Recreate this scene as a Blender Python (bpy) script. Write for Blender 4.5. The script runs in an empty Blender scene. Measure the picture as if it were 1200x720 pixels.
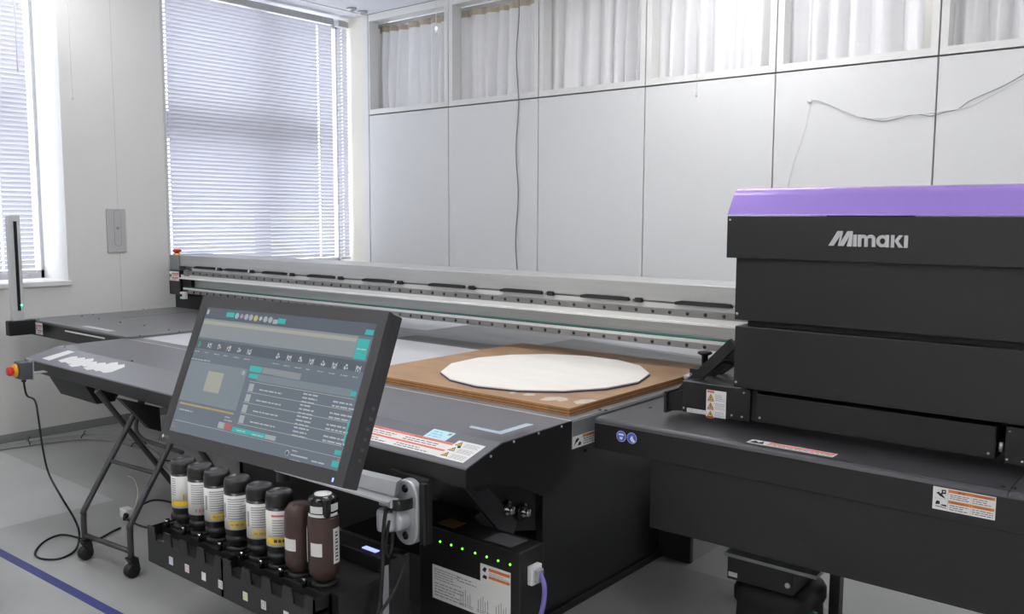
import bpy, bmesh, math, random
from mathutils import Vector, Matrix

random.seed(7)
scene = bpy.context.scene
COL = scene.collection

# ------------------------------------------------------------------ camera
# camera axes in the room frame (X along the panelled wall, Y towards it, Z up)
CAM = Vector((0.0, 0.0, 1.5))
F_PX = 1030.0


def _axes():
    v1 = Vector((-653 - 600, 249 - 360, F_PX)).normalized() * -1
    v2 = Vector((1455 - 600, 258 - 360, F_PX)).normalized()
    z = v1.cross(v2).normalized()
    x = v2.cross(z).normalized()
    return x, v2, z


AX, AY, AZ = _axes()                    # room axes seen from the lens
R_COLS = [Vector((AX[i], AY[i], AZ[i])) for i in range(3)]   # lens axes in the room
cam_data = bpy.data.cameras.new('camera')
cam_data.sensor_width = 36.0
cam_data.lens = 36.0 * F_PX / 1200.0
cam_data.clip_start = 0.05
cam_data.clip_end = 100
cam = bpy.data.objects.new('camera', cam_data)
COL.objects.link(cam)
M = Matrix.Identity(4)
for i in range(3):
    M[i][0] = R_COLS[0][i]
    M[i][1] = -R_COLS[1][i]
    M[i][2] = -R_COLS[2][i]
    M[i][3] = CAM[i]
cam.matrix_world = M
scene.camera = cam

# ------------------------------------------------------------------ world, exposure
world = bpy.data.worlds.new('world')
scene.world = world
world.use_nodes = True
bg = world.node_tree.nodes['Background']
bg.inputs['Color'].default_value = (0.86, 0.91, 1.0, 1)
bg.inputs['Strength'].default_value = 4.2
scene.view_settings.view_transform = 'Standard'
scene.view_settings.look = 'None'
scene.view_settings.gamma = 1.0
scene.view_settings.use_curve_mapping = False
scene.view_settings.exposure = 0.0
LAMP = 60.0          # strength of the ceiling fittings' diffusers


def ray(px, py):
    return R_COLS[0] * (px - 600) + R_COLS[1] * (py - 360) + R_COLS[2] * F_PX


def hit(px, py, axis, val):
    d = ray(px, py)
    t = (val - CAM[axis]) / d[axis]
    return CAM + d * t


def hitp(px, py, o, n):
    d = ray(px, py)
    return CAM + d * ((o - CAM).dot(n) / d.dot(n))


# ------------------------------------------------------------------ materials
def lin(c):
    r = []
    for k in c[:3]:
        k = k / 255.0
        r.append(k / 12.92 if k <= 0.04045 else ((k + 0.055) / 1.055) ** 2.4)
    return (r[0], r[1], r[2], 1.0)


MATS = {}


def mat(name, rgb, rough=0.5, metal=0.0, var=0.06, scale=30.0, bump=0.0, bscale=200.0,
        spec=0.5, stretch=None, coat=0.0, emit=None, estr=0.0, trans=0.0):
    m = bpy.data.materials.new(name)
    m.use_nodes = True
    nt = m.node_tree
    p = nt.nodes['Principled BSDF']
    p.inputs['Roughness'].default_value = rough
    p.inputs['Metallic'].default_value = metal
    p.inputs['Specular IOR Level'].default_value = spec
    p.inputs['Coat Weight'].default_value = coat
    c = lin(rgb)
    tc = nt.nodes.new('ShaderNodeTexCoord')
    mp = nt.nodes.new('ShaderNodeMapping')
    nt.links.new(tc.outputs['Object'], mp.inputs['Vector'])
    if stretch:
        mp.inputs['Scale'].default_value = stretch
    if var > 0:
        n = nt.nodes.new('ShaderNodeTexNoise')
        n.inputs['Scale'].default_value = scale
        n.inputs['Detail'].default_value = 4
        nt.links.new(mp.outputs['Vector'], n.inputs['Vector'])
        r = nt.nodes.new('ShaderNodeValToRGB')
        r.color_ramp.elements[0].position = 0.3
        r.color_ramp.elements[1].position = 0.7
        r.color_ramp.elements[0].color = tuple(k * (1 - var) for k in c[:3]) + (1,)
        r.color_ramp.elements[1].color = tuple(min(1, k * (1 + var)) for k in c[:3]) + (1,)
        nt.links.new(n.outputs['Fac'], r.inputs['Fac'])
        nt.links.new(r.outputs['Color'], p.inputs['Base Color'])
    else:
        p.inputs['Base Color'].default_value = c
    if bump > 0:
        n2 = nt.nodes.new('ShaderNodeTexNoise')
        n2.inputs['Scale'].default_value = bscale
        nt.links.new(mp.outputs['Vector'], n2.inputs['Vector'])
        b = nt.nodes.new('ShaderNodeBump')
        b.inputs['Strength'].default_value = bump
        b.inputs['Distance'].default_value = 0.002
        nt.links.new(n2.outputs['Fac'], b.inputs['Height'])
        nt.links.new(b.outputs['Normal'], p.inputs['Normal'])
    if emit:
        p.inputs['Emission Color'].default_value = lin(emit)
        p.inputs['Emission Strength'].default_value = estr
    if trans > 0:
        tr = nt.nodes.new('ShaderNodeBsdfTranslucent')
        tr.inputs['Color'].default_value = c
        mx = nt.nodes.new('ShaderNodeMixShader')
        mx.inputs['Fac'].default_value = trans
        out = nt.nodes['Material Output']
        nt.links.new(p.outputs[0], mx.inputs[1])
        nt.links.new(tr.outputs[0], mx.inputs[2])
        nt.links.new(mx.outputs[0], out.inputs['Surface'])
    MATS[name] = m
    return m


def glass_mat(name, tint, refl=0.06):
    m = bpy.data.materials.new(name)
    m.use_nodes = True
    nt = m.node_tree
    nt.nodes.remove(nt.nodes['Principled BSDF'])
    t = nt.nodes.new('ShaderNodeBsdfTransparent')
    t.inputs['Color'].default_value = tint
    g = nt.nodes.new('ShaderNodeBsdfGlossy')
    g.inputs['Roughness'].default_value = 0.02
    fr = nt.nodes.new('ShaderNodeFresnel')
    fr.inputs['IOR'].default_value = 1.05
    mx = nt.nodes.new('ShaderNodeMixShader')
    nt.links.new(fr.outputs[0], mx.inputs['Fac'])
    nt.links.new(t.outputs[0], mx.inputs[1])
    nt.links.new(g.outputs[0], mx.inputs[2])
    nt.links.new(mx.outputs[0], nt.nodes['Material Output'].inputs['Surface'])
    MATS[name] = m


mat('wall', (222, 222, 219), 0.75, var=0.015, scale=2.5, bump=0.08, bscale=150)
mat('panel', (225, 226, 226), 0.5, var=0.012, scale=1.5, bump=0.03, bscale=300)
mat('frame_white', (228, 228, 226), 0.45, var=0.01)
mat('groove', (142, 142, 140), 0.8)
mat('wall_joint', (196, 196, 192), 0.7)
mat('reveal', (232, 228, 218), 0.7, var=0.02, scale=4)
mat('ceiling', (222, 222, 228), 0.9, var=0.05, scale=60, bump=0.5, bscale=90)
mat('curtain', (243, 243, 245), 0.38, var=0.015, scale=8, bump=0.03, bscale=40, spec=0.5, trans=0.07)
mat('heading', (196, 184, 164), 0.8, var=0.12, scale=40)
mat('slat', (216, 216, 224), 0.4, var=0.01, trans=0.17)
mat('blind_metal', (180, 180, 180), 0.45)
mat('cord_white', (235, 235, 235), 0.6, var=0)
mat('alu_frame', (190, 190, 192), 0.45, 0.2)
mat('plate', (184, 184, 185), 0.5, var=0.02)
mat('baseboard', (134, 136, 136), 0.55, var=0.03)
mat('black', (21, 21, 22), 0.42, var=0.08, scale=60, bump=0.06, bscale=500)
mat('black_soft', (24, 24, 25), 0.6, var=0.1, scale=60)
mat('black_gloss', (16, 16, 17), 0.2, var=0)
mat('apron_grey', (106, 107, 112), 0.34, 0.25, var=0.04, scale=12, bump=0.03, bscale=600)
mat('wing_grey', (112, 113, 114), 0.4, 0.2, var=0.05, scale=8, bump=0.03, bscale=600)
mat('tray_grey', (62, 62, 66), 0.32, 0.15, var=0.06, scale=10, bump=0.03, bscale=600)
mat('bed', (122, 123, 124), 0.38, 0.25, var=0.16, scale=7, stretch=(0.4, 1.6, 1))
mat('bed_shade', (96, 97, 98), 0.5, 0.1, var=0.15, scale=6, stretch=(0.4, 1.6, 1))  # dark bands: gantry shade put into the bed colour
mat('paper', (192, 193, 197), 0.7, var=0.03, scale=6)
mat('bed_reflection', (160, 161, 164), 0.65, var=0.06, scale=5)  # pale band: gantry reflection put into the colour
mat('alu', (188, 189, 188), 0.36, 0.55, var=0.07, scale=6, stretch=(0.3, 3, 8))
mat('alu_light', (214, 214, 213), 0.4, 0.25, var=0.05, scale=8, stretch=(0.3, 3, 8))
mat('rail', (128, 127, 126), 0.38, 0.4, var=0.06, scale=10)
mat('teal_strip', (42, 112, 104), 0.25, 0.1, var=0.05)
mat('silver', (188, 190, 194), 0.36, 0.45, var=0.05, scale=20)
mat('chrome', (210, 210, 212), 0.15, 1.0, var=0)
mat('purple', (156, 130, 208), 0.2, 0.35, var=0.03, scale=200, coat=0.3)
mat('logo', (196, 196, 198), 0.35, 0.4, var=0)
mat('label_white', (226, 226, 224), 0.5, var=0.01)
mat('label_red', (222, 108, 92), 0.5, var=0)
mat('label_orange', (214, 122, 52), 0.5, var=0)
mat('label_cyan', (190, 228, 236), 0.5, var=0)
mat('label_cyan_dark', (110, 190, 212), 0.5, var=0)
mat('label_blue', (62, 92, 190), 0.5, var=0)
mat('label_yellow', (232, 190, 40), 0.5, var=0)
mat('label_text', (60, 60, 62), 0.6, var=0)
mat('label_yellow_shaded', (112, 94, 50), 0.6, var=0)  # yellow label darkened in the colour for the shade under the apron
mat('label_slate', (84, 84, 87), 0.6, var=0)
mat('label_grey', (150, 152, 156), 0.6, var=0)
mat('label_black', (14, 14, 14), 0.6, var=0)
mat('tab_blue', (150, 176, 222), 0.5, var=0)
mat('tab_pink', (222, 160, 170), 0.5, var=0)
mat('tab_yellow', (226, 220, 130), 0.5, var=0)
mat('tab_grey', (180, 184, 190), 0.5, var=0)
mat('tape_pale', (176, 192, 204), 0.4, var=0.02)
mat('mdf', (154, 124, 95), 0.62, var=0.16, scale=5, stretch=(1, 2.4, 1), bump=0.05, bscale=120)
mat('mdf_edge', (158, 114, 68), 0.7, var=0.12, scale=40)
mat('ply_dark', (86, 58, 34), 0.8, var=0.1, scale=40)
mat('birch', (236, 232, 224), 0.5, var=0.03, scale=4, stretch=(0.6, 3, 1))
mat('disc_edge', (66, 66, 92), 0.6, var=0.1)
mat('smear', (188, 176, 162), 0.55, var=0.12, scale=18)
mat('bottle_black', (34, 34, 35), 0.33, var=0.05)
mat('bottle_brown', (66, 48, 44), 0.38, var=0.05)
mat('rubber', (22, 22, 23), 0.55, var=0.05)
mat('cable_grey', (140, 141, 140), 0.6, var=0.05)
mat('cable_purple', (112, 104, 176), 0.5, var=0)
mat('stand', (62, 62, 64), 0.42, 0.1, var=0.05)
mat('tape_blue', (56, 62, 122), 0.45, var=0.06, scale=20)
mat('estop_red', (196, 40, 32), 0.35, var=0)
mat('estop_yellow', (232, 168, 40), 0.4, var=0)
mat('box_grey', (72, 75, 82), 0.5, var=0.03)
mat('steel_box', (142, 148, 150), 0.4, 0.5, var=0.04, scale=15)
mat('post_grey', (196, 198, 198), 0.45, 0.1, var=0.03)
mat('bin', (214, 218, 222), 0.25, var=0.02, trans=0.5)
mat('bezel', (52, 52, 54), 0.5, var=0.03, scale=200, bump=0.02, bscale=900)
mat('screen', (40, 46, 52), 0.16, var=0, emit=(112, 122, 132), estr=0.72)
mat('led_green', (60, 200, 60), 0.4, var=0, emit=(120, 255, 60), estr=2.5)
mat('led_blue', (90, 110, 230), 0.4, var=0, emit=(140, 150, 255), estr=2.2)
mat('led_teal', (60, 200, 160), 0.4, var=0, emit=(80, 255, 200), estr=3.0)
mat('lamp', (255, 255, 255), 0.5, var=0, emit=(253, 252, 251), estr=LAMP)
mat('lamp_low', (255, 255, 255), 0.5, var=0, emit=(253, 252, 251), estr=LAMP * 0.55)
mat('lamp_dim', (255, 255, 255), 0.5, var=0, emit=(253, 252, 251), estr=LAMP * 0.36)
mat('curtain_fill', (255, 255, 255), 0.5, var=0, emit=(255, 252, 246), estr=11.0)  # added fill light behind the curtains
for nm, c, e in [('ui_dark', (92, 100, 110), .62), ('ui_mid', (150, 157, 160), .62), ('ui_light', (176, 184, 186), .62),
                 ('ui_teal', (52, 178, 176), .75), ('ui_line', (190, 188, 178), .62), ('ui_text', (196, 200, 204), .62),
                 ('ui_cream', (182, 182, 168), .6), ('ui_amber', (200, 168, 96), .6), ('ui_red', (190, 110, 112), .6),
                 ('ui_pink', (206, 150, 206), .6), ('ui_mint', (150, 206, 196), .6), ('ui_yellow', (206, 200, 130), .6),
                 ('ui_panel', (134, 146, 154), .62), ('ui_green', (60, 190, 130), .6)]:
    mat(nm, c, 0.25, var=0, emit=c, estr=e * 1.15)
    MATS[nm].node_tree.nodes['Principled BSDF'].inputs['Base Color'].default_value = (0.02, 0.022, 0.025, 1)
glass_mat('glass', (0.985, 0.985, 0.985, 1))


def floor_material():
    m = bpy.data.materials.new('floor')
    m.use_nodes = True
    nt = m.node_tree
    p = nt.nodes['Principled BSDF']
    p.inputs['Roughness'].default_value = 0.3
    p.inputs['Specular IOR Level'].default_value = 0.35
    tc = nt.nodes.new('ShaderNodeTexCoord')
    sx = nt.nodes.new('ShaderNodeSeparateXYZ')
    nt.links.new(tc.outputs['Object'], sx.inputs[0])

    def step(sock, val):                 # 1 where coordinate > val
        n = nt.nodes.new('ShaderNodeMath')
        n.operation = 'GREATER_THAN'
        nt.links.new(sock, n.inputs[0])
        n.inputs[1].default_value = val
        return n.outputs[0]

    def op(o, a, b):
        n = nt.nodes.new('ShaderNodeMath')
        n.operation = o
        for k, q in enumerate((a, b)):
            if isinstance(q, (int, float)):
                n.inputs[k].default_value = q
            else:
                nt.links.new(q, n.inputs[k])
        return n.outputs[0]
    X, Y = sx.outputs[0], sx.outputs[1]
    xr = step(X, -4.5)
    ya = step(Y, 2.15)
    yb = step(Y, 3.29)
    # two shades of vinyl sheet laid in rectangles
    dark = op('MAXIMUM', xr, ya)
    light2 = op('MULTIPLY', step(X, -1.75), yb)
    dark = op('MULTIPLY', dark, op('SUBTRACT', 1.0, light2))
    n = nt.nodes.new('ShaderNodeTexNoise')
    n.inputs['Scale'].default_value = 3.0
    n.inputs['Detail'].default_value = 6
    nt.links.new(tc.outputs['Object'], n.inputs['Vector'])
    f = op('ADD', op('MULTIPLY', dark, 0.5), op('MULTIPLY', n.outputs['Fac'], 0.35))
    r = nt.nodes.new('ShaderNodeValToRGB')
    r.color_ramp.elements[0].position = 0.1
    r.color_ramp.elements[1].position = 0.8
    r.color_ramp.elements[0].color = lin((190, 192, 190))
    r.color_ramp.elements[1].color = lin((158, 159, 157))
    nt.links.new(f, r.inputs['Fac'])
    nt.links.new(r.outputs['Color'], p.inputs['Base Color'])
    n2 = nt.nodes.new('ShaderNodeTexNoise')
    n2.inputs['Scale'].default_value = 9
    nt.links.new(tc.outputs['Object'], n2.inputs['Vector'])
    b = nt.nodes.new('ShaderNodeBump')
    b.inputs['Strength'].default_value = 0.06
    b.inputs['Distance'].default_value = 0.01
    nt.links.new(n2.outputs['Fac'], b.inputs['Height'])
    nt.links.new(b.outputs['Normal'], p.inputs['Normal'])
    MATS['floor'] = m


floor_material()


# ------------------------------------------------------------------ mesh builder
class MB:
    def __init__(self, *mats):
        self.v, self.f, self.mi, self.sm = [], [], [], []
        self.mats = list(mats)

    def slot(self, m):
        if m is None:
            return 0
        if m not in self.mats:
            self.mats.append(m)
        return self.mats.index(m)

    def add(self, vs, fs, m=None, smooth=False):
        k = len(self.v)
        s = self.slot(m)
        self.v += [tuple(q) for q in vs]
        for q in fs:
            self.f.append(tuple(i + k for i in q))
            self.mi.append(s)
            self.sm.append(smooth)
        return self

    def addbm(self, bm, m=None, smooth=False):
        bm.verts.index_update()
        self.add([q.co[:] for q in bm.verts], [[q.index for q in fc.verts] for fc in bm.faces], m, smooth)
        bm.free()
        return self

    def box(self, x0, x1, y0, y1, z0, z1, bevel=0.0, m=None, seg=2):
        bm = bmesh.new()
        bmesh.ops.create_cube(bm, size=1)
        for q in bm.verts:
            q.co = Vector(((x0 + x1) / 2 + q.co.x * (x1 - x0), (y0 + y1) / 2 + q.co.y * (y1 - y0), (z0 + z1) / 2 + q.co.z * (z1 - z0)))
        if bevel > 0:
            bmesh.ops.bevel(bm, geom=bm.edges[:], offset=bevel, segments=seg, profile=0.5, affect='EDGES')
        return self.addbm(bm, m)

    def prism(self, poly, axis, a, b, bevel=0.0, m=None):
        def P(u, w, t):
            return {'x': (t, u, w), 'y': (u, t, w), 'z': (u, w, t)}[axis]
        bm = bmesh.new()
        A = [bm.verts.new(P(u, w, a)) for u, w in poly]
        B = [bm.verts.new(P(u, w, b)) for u, w in poly]
        n = len(poly)
        bm.faces.new(A)
        bm.faces.new(list(reversed(B)))
        for i in range(n):
            bm.faces.new((A[i], B[i], B[(i + 1) % n], A[(i + 1) % n]))
        bmesh.ops.recalc_face_normals(bm, faces=bm.faces[:])
        if bevel > 0:
            bmesh.ops.bevel(bm, geom=bm.edges[:], offset=bevel, segments=2, profile=0.5, affect='EDGES')
        return self.addbm(bm, m)

    def frame(self, pts, r, n=8, closed=False, m=None, cap=True):
        """tube swept along points"""
        pts = [Vector(p) for p in pts]
        rings = []
        up = Vector((0, 0, 1))
        prev = None
        N = len(pts)
        for i, p in enumerate(pts):
            if closed:
                d = pts[(i + 1) % N] - pts[i - 1]
            else:
                d = pts[min(i + 1, N - 1)] - pts[max(i - 1, 0)]
            d.normalize()
            if prev is None:
                a = d.cross(up)
                if a.length < 1e-3:
                    a = d.cross(Vector((1, 0, 0)))
            else:
                a = prev - d * prev.dot(d)
                if a.length < 1e-4:
                    a = d.cross(up)
            a.normalize()
            prev = a
            b = d.cross(a)
            rr = r[i] if isinstance(r, (list, tuple)) else r
            rings.append([p + a * math.cos(2 * math.pi * k / n) * rr + b * math.sin(2 * math.pi * k / n) * rr for k in range(n)])
        vs = [q for ring in rings for q in ring]
        fs = []
        L = N if closed else N - 1
        for i in range(L):
            j = (i + 1) % N
            for k in range(n):
                k2 = (k + 1) % n
                fs.append((i * n + k, i * n + k2, j * n + k2, j * n + k))
        self.add(vs, fs, m, True)
        if cap and not closed:
            self.add(rings[0], [tuple(reversed(range(n)))], m)
            self.add(rings[-1], [tuple(range(n))], m)
        return self

    def cyl(self, p0, p1, r0, r1=None, n=16, m=None):
        return self.frame([p0, p1], [r0, r0 if r1 is None else r1], n, m=m)

    def lathe(self, prof, o=(0, 0, 0), n=24, m=None, a0=0.0, a1=2 * math.pi, axis='z'):
        full = abs(a1 - a0 - 2 * math.pi) < 1e-6
        cnt = n if full else n + 1
        vs = []
        for r, z in prof:
            for k in range(cnt):
                a = a0 + (a1 - a0) * k / n
                if axis == 'z':
                    vs.append((o[0] + r * math.cos(a), o[1] + r * math.sin(a), o[2] + z))
                elif axis == 'y':
                    vs.append((o[0] + r * math.cos(a), o[1] + z, o[2] + r * math.sin(a)))
                else:
                    vs.append((o[0] + z, o[1] + r * math.cos(a), o[2] + r * math.sin(a)))
        fs = []
        for i in range(len(prof) - 1):
            for k in range(n):
                k2 = (k + 1) % cnt
                fs.append((i * cnt + k, i * cnt + k2, (i + 1) * cnt + k2, (i + 1) * cnt + k))
        return self.add(vs, fs, m, True)

    def poly(self, pts, m=None):
        return self.add(pts, [tuple(range(len(pts)))], m)

    def build(self, name, parent=None, mats=None):
        me = bpy.data.meshes.new(name)
        V = [Vector(q) for q in self.v]
        lo = Vector((min(q.x for q in V), min(q.y for q in V), min(q.z for q in V)))
        hi = Vector((max(q.x for q in V), max(q.y for q in V), max(q.z for q in V)))
        c = (lo + hi) / 2
        c.z = lo.z
        me.from_pydata([(q - c)[:] for q in V], [], self.f)
        for nm in self.mats:
            me.materials.append(MATS[nm])
        for i, p in enumerate(me.polygons):
            p.material_index = self.mi[i]
            p.use_smooth = self.sm[i]
        bm = bmesh.new()
        bm.from_mesh(me)
        bmesh.ops.remove_doubles(bm, verts=bm.verts[:], dist=1e-6)
        bmesh.ops.recalc_face_normals(bm, faces=bm.faces[:])
        bm.to_mesh(me)
        bm.free()
        o = bpy.data.objects.new(name, me)
        COL.objects.link(o)
        return place(o, c, parent)


WLOC = {}


def place(o, world_loc, parent=None):
    WLOC[o.name] = Vector(world_loc)
    if parent is not None:
        o.parent = parent
        o.location = Vector(world_loc) - WLOC[parent.name]
    else:
        o.location = world_loc
    return o


def tag(o, label, cat, group=None):
    o['label'] = label
    o['category'] = cat
    if group:
        o['group'] = group
    return o


def thing(name, loc, label, cat, group=None):
    o = bpy.data.objects.new(name, None)
    o.empty_display_size = 0.1
    COL.objects.link(o)
    place(o, loc)
    return tag(o, label, cat, group)


def struct(o):
    o['kind'] = 'structure'
    return o


def copy_part(src, world_loc, parent):
    o = src.copy()
    COL.objects.link(o)
    return place(o, world_loc, parent)


def smooth_path(pts, n=8):
    pts = [Vector(p) for p in pts]
    out = []
    for i in range(len(pts) - 1):
        p0 = pts[max(i - 1, 0)]
        p1, p2 = pts[i], pts[i + 1]
        p3 = pts[min(i + 2, len(pts) - 1)]
        for k in range(n):
            t = k / n
            out.append(0.5 * ((2 * p1) + (p2 - p0) * t + (2 * p0 - 5 * p1 + 4 * p2 - p3) * t * t + (3 * p1 - p0 - 3 * p2 + p3) * t ** 3))
    out.append(pts[-1])
    return out


# flat print: rectangles, shapes and words on a plane (o, u, w) with normal n
class Print:
    def __init__(self, o, u, w, thick=0.0006, bend=None):
        self.o, self.u, self.w = Vector(o), Vector(u).normalized(), Vector(w).normalized()
        self.n = self.u.cross(self.w).normalized()
        self.mb = MB()
        self.t = thick
        self.bend = bend

    def P(self, a, b, h):
        return self.o + self.u * a + self.w * b + self.n * h

    def plate(self, x0, x1, y0, y1, m, poly=None):
        pts = poly or [(x0, y0), (x1, y0), (x1, y1), (x0, y1)]
        n = len(pts)
        a = [self.P(p, q, -0.0004) for p, q in pts]
        b = [self.P(p, q, self.t) for p, q in pts]
        self.mb.add(a + b, [tuple(range(n, 2 * n))] + [(i, (i + 1) % n, (i + 1) % n + n, i + n) for i in range(n)], m)
        return self

    def rect(self, x0, x1, y0, y1, m, lv=1):
        h = self.t + 0.0003 * lv
        self.mb.add([self.P(x0, y0, h), self.P(x1, y0, h), self.P(x1, y1, h), self.P(x0, y1, h)], [(0, 1, 2, 3)], m)
        return self

    def poly(self, pts, m, lv=1):
        h = self.t + 0.0003 * lv
        self.mb.add([self.P(p, q, h) for p, q in pts], [tuple(range(len(pts)))], m)
        return self

    def disc(self, cx, cy, r, m, lv=1, n=20):
        return self.poly([(cx + r * math.cos(2 * math.pi * k / n), cy + r * math.sin(2 * math.pi * k / n)) for k in range(n)], m, lv)

    def lines(self, x0, x1, y0, y1, n, m='label_text', lv=1, fill=0.36):
        """rows of small print: word-like dashes"""
        hh = (y1 - y0) / n
        for i in range(n):
            y = y1 - (i + 0.75) * hh
            x = x0
            end = x1 - (x1 - x0) * random.choice((0, 0, 0.08, 0.3))
            while x < end:
                wd = hh * random.uniform(0.8, 2.6)
                self.rect(x, min(x + wd, end), y, y + hh * fill, m, lv)
                x += wd + hh * 0.35
        return self

    def text(self, s, x, y, size, m, lv=2, width=None):
        cu = bpy.data.curves.new('tmp', 'FONT')
        cu.body = s
        cu.size = size
        cu.resolution_u = 2
        ob = bpy.data.objects.new('tmp', cu)
        COL.objects.link(ob)
        dg = bpy.context.evaluated_depsgraph_get()
        me = ob.evaluated_get(dg).to_mesh()
        vs = [q.co.copy() for q in me.vertices]
        fs = [tuple(p.vertices) for p in me.polygons]
        ob.evaluated_get(dg).to_mesh_clear()
        bpy.data.objects.remove(ob)
        bpy.data.curves.remove(cu)
        if not vs:
            return self
        sc = 1.0
        if width:
            sc = width / max(1e-6, max(q.x for q in vs))
        h = self.t + 0.0003 * lv
        self.mb.add([self.P(x + q.x * sc, y + q.y, h) for q in vs], fs, m)
        return self

    def warn_tri(self, cx, cy, s, m='label_yellow', lv=1):
        self.poly([(cx - s, cy - s * .8), (cx + s, cy - s * .8), (cx, cy + s)], 'label_black', lv)
        self.poly([(cx - s * .72, cy - s * .62), (cx + s * .72, cy - s * .62), (cx, cy + s * .66)], m, lv + 1)
        self.rect(cx - s * .12, cx + s * .12, cy - s * .4, cy + s * .25, 'label_black', lv + 2)
        return self

    def build(self, name, parent):
        return self.mb.build(name, parent)


# ------------------------------------------------------------------ room shell
XW, YB, ZC = -6.192, 5.394, 3.292
XR, YF = 3.6, -3.4
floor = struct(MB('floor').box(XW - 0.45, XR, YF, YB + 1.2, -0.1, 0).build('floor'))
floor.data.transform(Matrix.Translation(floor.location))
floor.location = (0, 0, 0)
struct(MB('ceiling').box(XW - 0.45, XR, YF, YB + 1.2, ZC, ZC + 0.12).build('ceiling'))
struct(MB('wall').box(XR, XR + 0.1, YF, YB + 1.2, 0, ZC).build('wall_right'))
struct(MB('wall').box(XW - 0.45, XR, YF - 0.1, YF, 0, ZC).build('wall_front'))

# left wall with two window recesses
W1 = (0.55, 2.71)
W2 = (3.45, 5.40)
SILL = 1.05
wl = MB('wall', 'reveal')
wl.box(XW - 0.40, XW, YF, W1[0], 0, ZC)
wl.box(XW - 0.40, XW, W1[0], W1[1], 0, SILL - 0.03)
wl.box(XW - 0.40, XW, W1[1], W2[0], 0, ZC)
wl.box(XW - 0.40, XW, W2[0], YB + 0.3, 0, SILL - 0.03)
wl.box(XW - 0.40, XW - 0.0, W2[1], YB + 0.3, SILL - 0.03, ZC, m='reveal')
struct(wl.build('wall_left'))
# fine vertical joint in the pier
MB('wall_joint').box(XW - 0.001, XW + 0.0006, 3.075, 3.078, 0.06, ZC).build('joint', bpy.data.objects['wall_left'])
MB('wall_joint').box(XW - 0.001, XW + 0.004, 3.446, 3.462, SILL, ZC).build('joint', bpy.data.objects['wall_left'])
struct(MB('baseboard').box(XW, XW + 0.012, YF, YB, 0, 0.057, 0.003).build('baseboard_left'))
for i, (a, b) in enumerate((W1, W2)):
    win = struct(MB('alu_frame').box(XW - 0.42, XW - 0.38, a, b, SILL, SILL + 0.06)
                 .box(XW - 0.42, XW - 0.38, a, b, ZC - 0.07, ZC)
                 .box(XW - 0.42, XW - 0.38, a, a + 0.05, SILL, ZC)
                 .box(XW - 0.42, XW - 0.38, b - 0.02, b, SILL, ZC).build('window_%d' % (i + 1)))
    mid = 4.56 if i == 1 else 1.6
    MB('alu_frame').box(XW - 0.43, XW - 0.37, mid - 0.06, mid + 0.06, SILL, ZC).build('mullion', win)
    MB('alu_frame').box(XW - 0.43, XW - 0.37, a, b - 0.30, 2.12, 2.32).build('transom', win)
    MB('glass').box(XW - 0.405, XW - 0.401, b - 0.30, b - 0.02, 2.12, 2.32).build('pane', win)
    for (p, q) in ((a + 0.05, mid - 0.06), (mid + 0.06, b - 0.02)):
        for (z0, z1) in ((SILL + 0.06, 2.12), (2.32, ZC - 0.07)):
            MB('glass').box(XW - 0.405, XW - 0.401, p, q, z0, z1).build('pane', win)
    MB('frame_white').box(XW - 0.40, XW + 0.022, a - 0.0, min(b, YB) + 0.012, SILL - 0.03, SILL + 0.003, 0.004).build('sill', win)

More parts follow.
